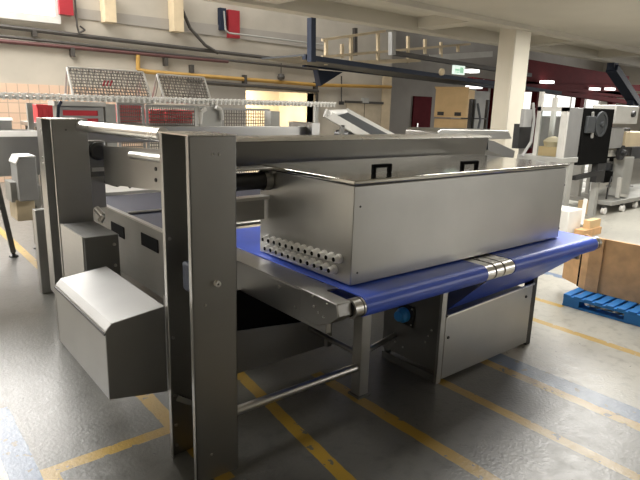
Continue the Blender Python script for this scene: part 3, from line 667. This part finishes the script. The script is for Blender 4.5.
# rail of white clips
YC = 7.4
rl = thing('shackle_rail', 'long rail of white plastic clips crossing the room behind the machine', 'rail', at_y(160, 99, YC))
R0, R1 = at_y(-30, 96, YC), at_y(335, 105.5, YC)
MB().tube(R0, R1, 0.018, 8).build('rail_bar', 'white_paint', rl)
NC = 74
for i in range(NC):
    P = R0.lerp(R1, (i + 0.5) / NC)
    c = MB(); c.lathe(P + Vector((0, -0.02, 0.0)), (0, 0, 1), [(-0.03, 0.0), (-0.028, 0.02), (0.0, 0.014), (0.02, 0.024), (0.034, 0.022), (0.04, 0.0)], 7)
    c.bar(P + Vector((-0.035, -0.02, 0.03)), P + Vector((0.035, -0.02, 0.045)), 0.03, 0.022)
    c.build('clip', 'white_plastic', rl)
for px in (30, 214, 318):
    P = at_y(px, 103, YC); MB().box(P.x - 0.03, P.x + 0.03, YC + 0.02, YC + 0.08, 0, P.z).build('rail_post', 'grey_paint', rl)
# boxy processing machine with red inside
YP = 6.9
A, B = at_y(57, 101, YP), at_y(103, 101, YP)
pm = thing('processing_machine', 'pale grey boxy machine with red window panel behind left post', 'machine', ((A.x + B.x) / 2, YP, 0))
zt3 = A.z
MB().box(A.x, B.x, YP, YP + 0.22, 0, zt3 - 0.05).build('housing', 'light_grey', pm, 0.01)
MB().box(A.x - 0.04, B.x + 0.02, YP - 0.04, YP + 0.24, zt3 - 0.05, zt3).build('top_rim', 'white_paint', pm)
q0, q1 = at_y(62, 110, YP - 0.01), at_y(98, 121, YP - 0.01)
MB().box(q0.x, q1.x, YP - 0.02, YP - 0.001, q1.z - 0.1, q0.z).build('window_panel', 'red', pm)
fr = MB(); fr.box(q0.x - 0.03, q1.x + 0.03, YP - 0.03, YP - 0.001, q0.z, q0.z + 0.03); fr.box(q0.x - 0.03, q0.x, YP - 0.03, YP - 0.001, q1.z - 0.1, q0.z); fr.box(q1.x, q1.x + 0.03, YP - 0.03, YP - 0.001, q1.z - 0.1, q0.z)
fr.box(q0.x, q1.x, YP - 0.03, YP - 0.001, q0.z - 0.09, q0.z - 0.06); fr.box(q0.x, q1.x, YP - 0.03, YP - 0.001, q0.z - 0.17, q0.z - 0.14); fr.build('window_bars', 'light_grey', pm)
MB().path([at_y(58, 118, YP - 0.1), at_y(58.5, 106, YP - 0.1), at_y(61, 102, YP - 0.06)], 0.018).build('hose', 'navy_steel', pm)
MB().box(at_y(104, 101, YP).x + 0.02, at_y(117, 101, YP).x, YP + 0.05, YP + 0.22, 0, zt3 - 0.02).build('side_housing', 'grey_paint', pm, 0.01)
# red crates, each with ribs
def crate(pa, pb, Y, dep, label, mat='red'):
    A, B = at_y(*pa, Y), at_y(*pb, Y); x0, x1, z0, z1 = A.x, B.x, B.z, A.z
    t = thing('plastic_crate', label, 'crate', ((x0 + x1) / 2, Y, z0), 'red plastic crates')
    m = MB(); th = 0.02
    m.box(x0, x1, Y, Y + th, z0, z1); m.box(x0, x1, Y + dep - th, Y + dep, z0, z1); m.box(x0, x0 + th, Y + th, Y + dep - th, z0, z1); m.box(x1 - th, x1, Y + th, Y + dep - th, z0, z1); m.box(x0, x1, Y, Y + dep, z0 - 0.02, z0)
    m.build('crate_body', mat, t, 0.004)
    r = MB(); r.box(x0 - 0.012, x1 + 0.012, Y - 0.012, Y + 0.0, z1 - 0.035, z1)
    for i in range(4):
        x = x0 + (x1 - x0) * (i + 0.5) / 4; r.box(x - 0.01, x + 0.01, Y - 0.01, Y, z0, z1)
    r.build('rib', mat, t)
    return z0
cz = crate((37, 104.5), (55, 121), 8.2, 0.5, 'red crate left of the boxy grey machine')
stand_tops = []
for pa, pb, lb in (((119, 105), (144, 121), 'red crate behind the wire screen, right of the boxy grey machine'), ((151, 110), (164, 122), 'small red crate seen behind the screen below the second guard'), ((167, 110), (193, 122), 'rightmost red crate behind the wire screen')):
    crate(pa, pb, 8.2, 0.5, lb)
A, B = at_y(30, 121, 8.2), at_y(196, 122.5, 8.2)
tb = thing('crate_table', 'long steel table carrying the red crates behind the wire screen', 'table', ((A.x + B.x) / 2, 8.4, 0))
MB().box(A.x, B.x, 8.1, 8.8, cz - 0.07, cz - 0.022).build('table_top', 'steel', tb)
for x in (A.x + 0.05, B.x - 0.1):
    for y in (8.15, 8.7): MB().box(x, x + 0.05, y, y + 0.05, 0, cz - 0.07).build('leg', 'steel_dark', tb)
# wire screens under the rail
def screen(px0, px1, py0, py1, Y, n, m_, label):
    A, B = at_y(px0, py0, Y), at_y(px1, py1, Y)
    t = thing('wire_screen', label, 'wire screen', ((A.x + B.x) / 2, Y, 0), 'upright wire screens')
    f = MB(); w2 = 0.035
    for x in (A.x, B.x - w2): f.box(x, x + w2, Y, Y + w2, 0, A.z)
    f.box(A.x, B.x, Y, Y + w2, A.z, A.z + w2); f.box(A.x, B.x, Y, Y + w2, 0.5, 0.5 + w2); f.build('frame', 'light_grey', t)
    g = MB()
    for i in range(1, n): x = A.x + (B.x - A.x) * i / n; g.tube((x, Y + 0.015, 0.5), (x, Y + 0.015, A.z), 0.007, 5, None, False)
    for i in range(1, m_): z = 0.5 + (A.z - 0.5) * i / m_; g.tube((A.x, Y + 0.015, z), (B.x, Y + 0.015, z), 0.007, 5, None, False)
    g.build('wire_mesh', 'wire', t)
screen(117, 145, 105, 121, 7.9, 14, 22, 'wire screen in front of the first red crates')
screen(146, 199, 107, 123, 7.9, 24, 22, 'wide wire screen below the right mesh guard')
screen(222, 270, 110, 124, 7.9, 20, 22, 'wire screen in front of the brightly lit doorway')
A, B = at_y(199, 106, 7.2), at_y(222, 106, 7.2)
mc = thing('steel_housing', 'narrow grey steel housing with white hoses behind the frame right of guards', 'machine', ((A.x + B.x) / 2, 7.2, 0))
MB().box(A.x, B.x, 7.2, 7.34, 0, A.z).build('housing', 'grey_paint', mc, 0.01)
MB().path([at_y(200, 124, 7.15), at_y(201, 112, 7.15), at_y(206, 109, 7.15)], 0.03).build('hose', 'white_paint', mc)
MB().path([at_y(222, 120, 7.15), at_y(221, 110, 7.15), at_y(216, 107, 7.15)], 0.03).build('hose', 'white_paint', mc)
A, B = at_y(271, 111, 7.6), at_y(280, 124, 7.6)
o = MB().box(A.x, B.x, 7.6, 7.8, 0, A.z).build('steel_upright', 'grey_paint', None, 0.01); tag(o, 'grey upright standing before the lit doorway', 'post')
# inclined white conveyor
ic = thing('incline_conveyor', 'white inclined conveyor with dark belt rising behind the trough beam', 'conveyor', (6.8, 6.0, 0))
YI = 5.9
L0, L1 = at_y(325, 113, YI), at_y(388, 149, YI)
N0, N1 = at_y(346, 112, YI + 0.42), at_y(400, 141, YI + 0.42)
for a, c, nm in ((L0, L1, 'side_rail'), (N0, N1, 'side_rail')):
    MB().bar(a, c, 0.04, 0.11).build(nm, 'white_paint', ic, 0.004)
m = MB(); m.prism([L0 + Vector((0, 0.02, 0)), N0 + Vector((0, -0.02, 0)), N1 + Vector((0, -0.02, 0)), L1 + Vector((0, 0.02, 0))], (0, 0, -0.03)); m.build('belt', 'rubber', ic)
MB().tube(L0 + Vector((0.02, -0.03, 0)), N0 + Vector((0.02, 0.03, 0)), 0.04).build('head_roller', 'white_plastic', ic)
for t in (0.25, 0.85):
    for a, c in ((L0, L1), (N0, N1)):
        P = a.lerp(c, t); MB().box(P.x - 0.03, P.x + 0.03, P.y - 0.02, P.y + 0.02, 0, P.z - 0.03).build('leg', 'steel_dark', ic)
P = L0.lerp(L1, 0.4); MB().tube(P + Vector((0, 0.0, -0.10)), P + Vector((0, 0.3, -0.10)), 0.07).build('drive_motor', 'dark', ic)
# cardboard boxes stacked
YX = 10.2
def carton(pxc, pyt, pyb, pw, Y, dep, yaw, label, z0=None, flap=True):
    A, B = at_y(pxc, pyt, Y), at_y(pxc, pyb, Y); z0 = B.z if z0 is None else z0
    dist = (B - Vector((0, 0, CAMH))).dot(fwd); w2 = pw * dist / FPX / 2
    t = thing('cardboard_box', label, 'box', (B.x, Y, z0), 'tall cardboard boxes')
    b = (B.x, Y, z0); zh = A.z
    MB().box(B.x - w2, B.x + w2, Y, Y + dep, z0, zh).build('carton', 'card', t, 0.01)
    if flap: MB().prism([(B.x - w2, Y, zh), (B.x + w2, Y, zh), (B.x + w2 + 0.03, Y - 0.05, zh + 0.05), (B.x - w2 - 0.03, Y - 0.05, zh + 0.05)], (0, 0, 0.012)).build('flap', 'card', t)
    for k in (-0.8, 0.25): MB().box(B.x + w2 * k, B.x + w2 * (k + 0.4), Y - 0.004, Y, z0 + 0.05, z0 + 0.15).build('hand_hole', 'dark', t)
    t.rotation_euler.z = math.radians(yaw); return z0
zc = carton(450, 89, 117.5, 33, YX, 0.8, -66, 'upper tan cardboard box with dark hand holes below the exit sign')
carton(448, 119, 150, 32, YX, 0.8, -62, 'lower tan cardboard box under the box with hand holes', 0.15, False)
A = at_y(432, 118, YX); B = at_y(470, 118, YX)
tag(MB().box(A.x - 0.1, B.x + 0.2, YX - 0.8, YX + 0.8, 0, 0.148).build('pallet', 'wood'), 'low wooden pallet under the tan cardboard boxes', 'pallet')
A, B = at_y(466, 90, YX + 0.9), at_y(489, 100, YX + 0.9)
tag(MB().box(A.x, B.x, YX + 0.9, YX + 1.4, 0, A.z).build('grey_crate', 'grey_paint', None, 0.02), 'grey box standing behind the black rack beside the cardboard boxes', 'box')
A, B = at_y(472, 99, 9.0), at_y(490, 99, 9.0)
rk = thing('equipment_rack', 'black equipment rack with cables beside the column', 'rack', ((A.x + B.x) / 2, 9.0, 0))
for x in (A.x, A.x + 0.12, B.x - 0.06): MB().box(x, x + 0.06, 9.0, 9.08, 0, A.z).build('rack_post', 'dark', rk)
for z in (0.4, 1.0, 1.5): MB().box(A.x, B.x, 9.0, 9.3, z, z + 0.03).build('shelf', 'dark', rk)
MB().path([(A.x + 0.2, 8.96, 1.9), (A.x + 0.35, 8.94, 1.5), (A.x + 0.28, 8.95, 1.1), (A.x + 0.4, 8.95, 0.7)], 0.03).build('cable', 'rubber', rk)
# grey rounded cover behind trough right end
A, B = at_y(438, 129, 4.2), at_y(508, 138, 4.2)
o = MB().prism([(A.x, 4.2, 1.36), (A.x, 4.2, A.z - 0.03), (A.x + 0.06, 4.2, A.z), (B.x, 4.2, A.z - 0.02), (B.x + 0.1, 4.2, 1.36)], (0, 0.5, 0)).build('top_cover', 'steel_post', mach, 0.01)
leg(A.x + 0.1, 4.4, 0.08, 0.08, 1.36, 'rear_leg'); leg(B.x - 0.2, 4.4, 0.08, 0.08, 1.36, 'rear_leg')

# ================================================================== RIGHT SIDE
# maroon steel frame
mr = thing('steel_gantry', 'dark red steel gantry frame spanning the hall behind the column', 'gantry', (20, 12, 0))
for (a, c, hh) in (((520, 71), (625, 86), 0.9), ((520, 84), (640, 97), 0.25), ((470, 80), (640, 104), 0.2)):
    MB().bar(at_y(*a, 12.5), at_y(*c, 12.5), 0.25, hh).build('beam', 'maroon', mr)
for px in (483, 497, 538, 582, 614):
    P = at_y(px, 90, 12.6); MB().box(P.x - 0.18, P.x + 0.18, 12.5, 12.75, 0, P.z + 0.3).build('gantry_post', 'maroon', mr)
MB().bar(at_y(520, 88, 12.4), at_y(640, 88, 12.4), 0.2, 0.3).build('beam', 'maroon', mr)
for px, py in ((549, 82), (596, 89), (611, 89), (473, 71), (478, 81), (476, 87)):
    P = at_y(px, py, 12.1)
    o = MB().box(P.x - 0.22, P.x + 0.22, 12.0, 12.37, P.z - 0.05, P.z + 0.05).build('tube_lamp', 'tube_light')
    tag(o, {549: 'small bright lamp on the dark red beam right of the column', 596: 'small bright lamp on the red beam, left of a pair', 611: 'small bright lamp on the red beam, right of a pair', 473: 'topmost bright lamp strip right of the exit sign', 478: 'middle bright lamp strip above the black rack', 476: 'lowest bright lamp strip above the black rack'}[px], 'lamp', 'small hall lamps')
room_window('window_4', at_y(520, 100, 15.9).x, at_y(612, 100, 15.9).x, 15.9, 15.95, 1.55, 2.75, 'pane_soft')
# navy brace under the slab
YN = 8.5
A = at_y(613, 70, YN)
nb = thing('steel_brace', 'dark blue steel brace bracket hanging from the slab at right edge', 'brace', A)
MB().bar(at_y(612, 68, YN), at_y(636, 104, YN), 0.22, 0.34, (0, 1, 0)).build('diagonal', 'navy_steel', nb, 0.01)
MB().bar(at_y(630, 103, YN), at_y(670, 101, YN), 0.22, 0.24).build('arm', 'navy_steel', nb, 0.01)
MB().bar(at_y(612, 70, YN), Vector((at_y(612, 70, YN).x, YN, 3.31)), 0.3, 0.22, (0, 1, 0)).build('hanger', 'navy_steel', nb)

# glass fronted machine
YM = 4.2
B = at_y(562, 158, YM); C = at_y(584, 107, YM); K = at_y(562, 107, YM)
GXp = B.x; yb = at_x(538, 106, GXp).y; zlo = B.z; zt4 = K.z
A = Vector((GXp, YM, 0))
gm = thing('glass_front_machine', 'white framed glass front machine with grey side panel behind the hood', 'machine', (GXp, YM, 0))
MB().box(GXp, GXp + 0.05, YM, YM + 0.1, zlo, zt4).build('door_frame', 'white_paint', gm)
MB().box(GXp, GXp + 0.05, yb - 0.06, yb, zlo, zt4 + 0.22).build('door_frame', 'white_paint', gm)
MB().box(GXp, GXp + 0.05, YM, yb, zt4 - 0.06, zt4).build('door_frame', 'white_paint', gm)
MB().box(GXp + 0.02, GXp + 0.03, YM + 0.1, yb - 0.06, zlo, zt4 - 0.06).build('glass_pane', 'glass', gm)
MB().box(GXp + 0.05, C.x, YM, YM + 0.05, zlo, zt4).build('side_panel', 'mid_grey', gm, 0.008)
MB().box(GXp - 0.02, C.x, YM - 0.02, yb + 0.25, zlo - 0.08, zlo).build('base_beam', 'grey_paint', gm, 0.01)
P = at_y(567, 200, YM)
MB().box(P.x - 0.07, P.x + 0.07, YM, YM + 0.12, 0, zlo - 0.08).build('leg', 'grey_paint', gm); MB().box(GXp + 0.02, GXp + 0.12, yb + 0.1, yb + 0.2, 0, zlo - 0.08).build('leg', 'grey_paint', gm)
MB().box(C.x - 0.06, C.x, yb - 0.06, yb, zlo, zt4 + 0.15).build('mast', 'white_paint', gm)
MB().box(A.x + 0.1, A.x + 0.4, YM + 0.15, YM + 0.45, zlo, zlo + 0.14).build('inner_tray', 'card', gm)
MB().lathe((A.x + 0.25, YM + 0.3, zlo + 0.14), (0, 0, 1), [(0, 0.0), (0, 0.13), (0.08, 0.15), (0.13, 0.1), (0.16, 0)]).build('inner_drum', 'beige', gm)
MB().path([at_y(522, 156, yb), at_y(531, 142, yb), at_y(534, 120, yb), at_y(533, 103, yb)], 0.022).build('hose', 'light_grey', gm)
P, Q = at_y(525, 109, yb + 0.1), at_y(531, 127, yb + 0.1)
MB().box(P.x, Q.x, yb + 0.1, yb + 0.16, Q.z, P.z).build('control_screen', 'light_grey', gm)
P, Q = at_y(520, 124, yb + 0.2), at_y(532, 148, yb + 0.2)
MB().box(P.x, Q.x, yb + 0.2, yb + 0.3, Q.z, P.z).build('control_box', 'dark', gm)
# dark machine
YD = 4.3
A, B = at_y(586, 108, YD), at_y(607, 163, YD)
dmn = thing('dark_glass_machine', 'black cased machine with belt wheel visible behind smoked window', 'machine', (A.x, YD, 0))
MB().box(A.x, B.x, YD, YD + 0.25, B.z, A.z).build('case', 'void', dmn, 0.01)
MB().lathe(((A.x + B.x) / 2 + 0.05, YD, (A.z + B.z) / 2 + 0.2), (0, -1, 0), [(0, 0.2), (0.03, 0.2), (0.03, 0.16), (0.015, 0.16), (0.015, 0.04), (0.05, 0.04), (0.05, 0)], 24).build('belt_wheel', 'rubber', dmn)
MB().bar(at_y(593, 112, YD - 0.03), at_y(592, 138, YD - 0.03), 0.03, 0.03, (0, 1, 0)).build('guide_bar', 'grey_paint', dmn)
MB().box(A.x + 0.03, A.x + 0.28, YD - 0.05, YD, A.z - 0.38, A.z - 0.12).build('gear_unit', 'rubber', dmn, 0.01)
for x in (B.x - 0.14, ): MB().box(x, x + 0.1, YD + 0.05, YD + 0.15, 0, B.z).build('leg', 'grey_paint', dmn)
P = at_y(594, 175, YD)
MB().bar(at_y(574, 178, YD), at_y(602, 172, YD), 0.06, 0.07).build('cross_bar', 'dark', dmn)
MB().box(at_y(598, 166, YD).x, at_y(606, 166, YD).x, YD, YD + 0.1, at_y(600, 182, YD).z, B.z).build('joint_block', 'dark', dmn)
# white wrapped film roll and lower items
A, B = at_y(571, 167, 5.6), at_y(594, 196, 5.6)
fr_ = thing('film_stack', 'stack of white wrapped sheets behind the machine legs', 'stack', ((A.x + B.x) / 2, 5.6, 0))
n = 6; zz = B.z
for i in range(n):
    h = (A.z - B.z) / n; MB().box(A.x + 0.01 * (i % 2), B.x, 5.6, 5.9, zz + i * h, zz + (i + 0.9) * h).build('sheet', 'white_plastic', fr_, 0.01)
MB().box(A.x, B.x, 5.6, 5.9, 0, zz).build('base', 'grey_paint', fr_)
P = at_z(570, 236, 0)
tag(MB().box(P.x - 0.12, P.x + 0.28, P.y, P.y + 0.4, 0, at_y(570, 211, P.y).z).build('white_bin', 'white_plastic', None, 0.015), 'white plastic bin on the floor just behind the belt end', 'bin')
P = at_z(590, 214, 0) + Vector((0, 0, 0.02))
sbx = thing('small_carton', 'small tan carton on the floor behind the machine legs', 'box', (P.x, P.y, 0))
MB().box(P.x - 0.08, P.x + 0.14, P.y, P.y + 0.2, P.z - 0.02, P.z + 0.2).build('carton', 'card', sbx, 0.006); MB().box(P.x + 0.0, P.x + 0.05, P.y - 0.005, P.y, P.z - 0.02, P.z + 0.2).build('tape', 'beige', sbx)
P = at_z(587, 234, 0)
ww_ = thing('wood_offcut', 'orange wood offcuts lying behind the brown crate', 'wood', P)
MB().box(P.x - 0.3, P.x + 0.22, P.y - 0.1, P.y + 0.05, 0, 0.10).build('plank', 'wood', ww_); MB().box(P.x - 0.12, P.x + 0.2, P.y - 0.08, P.y + 0.02, 0.10, 0.22).build('plank', 'card', ww_)
P0, P1 = at_y(582, 219, 4.0), at_y(594, 211, 4.0)
tag(MB().bar((P0.x, 4.0, 0.03), (P1.x + 0.2, 4.25, 0.35), 0.06, 0.05).build('white_board', 'white_paint'), 'short white board leaning beside the wood offcuts', 'board')
# pump skid machine at far right
sk = thing('packing_machine', 'grey packing machine on castor base with white covers at right edge', 'machine', (9.5, 4.4, 0))
YS = 4.3
X0, X1 = at_y(610, 215, YS).x, at_y(700, 240, YS).x
MB().box(X0, X1, YS, YS + 0.9, 0.14, 0.22).build('base_frame', 'grey_paint', sk, 0.01)
for px, yy in ((604, YS + 0.05), (619, YS + 0.0), (634, YS + 0.05)):
    x = at_y(px, 228, YS).x; o = MB().tube((x, yy - 0.03, 0.06), (x, yy + 0.03, 0.06), 0.06, 14).build('castor', 'white_plastic', sk); MB().box(x - 0.03, x + 0.03, yy - 0.02, yy + 0.04, 0.09, 0.14).build('fork', 'dark', o)
A = at_y(630, 165, YS); B = at_y(637, 165, YS)
MB().box(A.x, B.x + 0.1, YS + 0.1, YS + 0.3, 0.26, at_y(630, 158, YS).z).build('column_post', 'grey_paint', sk, 0.01)
for px in (608, 622): x = at_y(px, 190, YS).x; MB().box(x, x + 0.06, YS + 0.6, YS + 0.66, 0.26, at_y(px, 165, YS).z).build('post', 'grey_paint', sk)
MB().bar((at_y(618, 213, YS).x, YS + .05, 0.26), (at_y(623, 178, YS).x, YS + .05, at_y(623, 178, YS).z), 0.06, 0.06, (0, 1, 0)).build('white_strut', 'white_paint', sk)
MB().bar((at_y(627, 213, YS).x, YS + .05, 0.26), (at_y(621, 195, YS).x, YS + .05, at_y(621, 195, YS).z), 0.05, 0.05, (0, 1, 0)).build('white_strut', 'white_paint', sk)
q0, q1 = at_y(611, 163, YS + 0.3), at_y(629, 169, YS + 0.3)
MB().box(q0.x, q1.x, YS + 0.3, YS + 0.5, q1.z, q0.z).build('pump_body', 'rubber', sk, 0.02)
for pa, pb in (((608, 150), (616, 158)), ((618, 156), (627, 161)), ((606, 172), (612, 182)), ((614, 178), (622, 181))):
    A, B = at_y(*pa, YS + 0.25), at_y(*pb, YS + 0.25); MB().box(A.x, B.x, YS + 0.25, YS + 0.4, B.z, A.z).build('valve_block', 'void', sk, 0.01)
MB().tube(at_y(607, 186, YS + 0.3), at_y(632, 186, YS + 0.3), 0.025).build('cross_tube', 'light_grey', sk)
MB().tube(at_y(607, 197, YS + 0.6), at_y(640, 199, YS + 0.6), 0.02).build('cross_tube', 'light_grey', sk)
MB().path([at_y(612, 176, YS + 0.2), at_y(608, 188, YS + 0.2), at_y(606, 200, YS + 0.2)], 0.015).build('cable', 'dark', sk)
for i, (pa, pb, mt, nm) in enumerate((((617, 105), (637, 124), 'white_paint', 'white_cover'), ((609, 128), (622, 148), 'light_grey', 'side_cover'), ((627, 132), (646, 146), 'beige', 'hopper'), ((611, 150), (621, 156), 'white_paint', 'small_cover'), ((624, 128), (628, 146), 'dark', 'gear_strip'), ((613, 171), (620, 176), 'light_grey', 'valve_block'), ((612, 162), (628, 165), 'light_grey', 'plate'), ((632, 147), (648, 158), 'dark', 'motor_block'))):
    A, B = at_y(*pa, YS + 0.05 * i), at_y(*pb, YS + 0.05 * i)
    MB().box(A.x, B.x, YS + 0.05 * i, YS + 0.05 * i + 0.4, B.z, A.z).build(nm, mt, sk, 0.015)
c = at_y(633, 114, YS - 0.01); MB().lathe((c.x, YS - 0.0, c.z), (0, -1, 0), [(0, 0.06), (0.04, 0.05), (0.04, 0)]).build('knob', 'dark', sk)
c = at_y(625, 153, YS); MB().lathe((c.x, YS + 0.1, c.z), (0, -1, 0), [(0, 0.13), (0.06, 0.13), (0.06, 0.06), (0.12, 0.05), (0.12, 0)]).build('hand_wheel', 'dark', sk)
MB().box(at_y(615, 140, YS).x, at_y(618, 140, YS).x, YS + 0.5, YS + 0.6, 0.26, at_y(615, 120, YS).z).build('mast', 'grey_paint', sk)

# ================================================================== PALLET AND WOODEN CRATE
pl = thing('plastic_pallet', 'bright blue plastic pallet on the floor under the brown crate', 'pallet', (4.75, 2.2, 0))
# pallet frame: runs along -Y from its near left corner
P0 = at_z(562, 305, 0); dirA = (at_z(640, 327, 0) - P0).normalized(); dirB = Vector((-dirA.y, dirA.x, 0)) 
if dirB.x < 0: dirB = -dirB
LP, WP, HP = 1.2, 1.0, 0.11
def pbox(u0, u1, v0, v1, z0, z1, mb):
    a = P0 + dirA * u0 + dirB * v0; a.z = z0
    return mb.prism([a, P0 * 1 + dirA * u1 + dirB * v0 + Vector((0, 0, z0)), P0 + dirA * u1 + dirB * v1 + Vector((0, 0, z0)), P0 + dirA * u0 + dirB * v1 + Vector((0, 0, z0))], (0, 0, z1 - z0))
d_ = MB()
for i in range(13): pbox(i * LP / 13, (i + 0.72) * LP / 13, 0, WP, HP - 0.022, HP, d_)
for v in (0, WP / 2 - 0.05, WP - 0.1): pbox(0, LP, v, v + 0.1, HP - 0.035, HP - 0.012, d_)
d_.build('deck', 'pallet', pl, 0.003)
for u in (0, LP / 2 - 0.075, LP - 0.15):
    for v in (0, WP / 2 - 0.06, WP - 0.12):
        b = MB(); pbox(u, u + 0.15, v, v + 0.12, 0.015, HP - 0.03, b); b.build('foot_block', 'pallet', pl, 0.006)
b = MB()
for v in (0, WP / 2 - 0.06, WP - 0.12): pbox(0, LP, v, v + 0.12, 0, 0.018, b)
b.build('skid', 'pallet', pl)
wc = thing('wooden_crate', 'open brown plywood crate standing on the blue pallet', 'crate', P0 + Vector((0, 0, HP)))
def uv(u, v, z): return P0 + dirA * u + dirB * v + Vector((0, 0, z))
nc = uv(0.12, 0.27, 0); ct = at_y(597, 238, nc.y).z
def board(pts, h, name): return MB().prism([uv(u, v, HP + 0.001) for u, v in pts], (0, 0, h)).build(name, 'wood', wc, 0.002)
hc = ct - HP
board(((0.08, 0.27), (1.5, 0.27), (1.5, 0.295), (0.08, 0.295)), hc, 'front_board')
board(((0.078, 0.285), (0.092, 0.31), (-0.23, 0.505), (-0.244, 0.48)), hc - 0.06, 'side_board')
board(((-0.05, 0.93), (1.5, 0.93), (1.5, 0.95), (-0.05, 0.95)), 0.2, 'back_board')
board(((0.1, 0.30), (1.48, 0.30), (1.48, 0.92), (0.0, 0.92)), 0.02, 'bottom_board')
MB().prism([uv(u, v, HP + 0.001) for u, v in ((0.07, 0.255), (0.19, 0.255), (0.19, 0.27), (0.08, 0.27))], (0, 0, ct - HP)).build('batten', 'wood', wc, 0.002)
MB().prism([uv(u, v, HP + 0.001) for u, v in ((0.07, 0.265), (0.075, 0.28), (-0.005, 0.328), (-0.012, 0.315))], (0, 0, ct - HP)).build('batten', 'wood', wc, 0.002)
MB().prism([uv(u, v, HP + 0.002) for u, v in ((-0.018, 0.318), (-0.010, 0.332), (-0.022, 0.339), (-0.03, 0.325))], (0, 0, ct - HP - 0.05)).build('gap', 'void', wc)
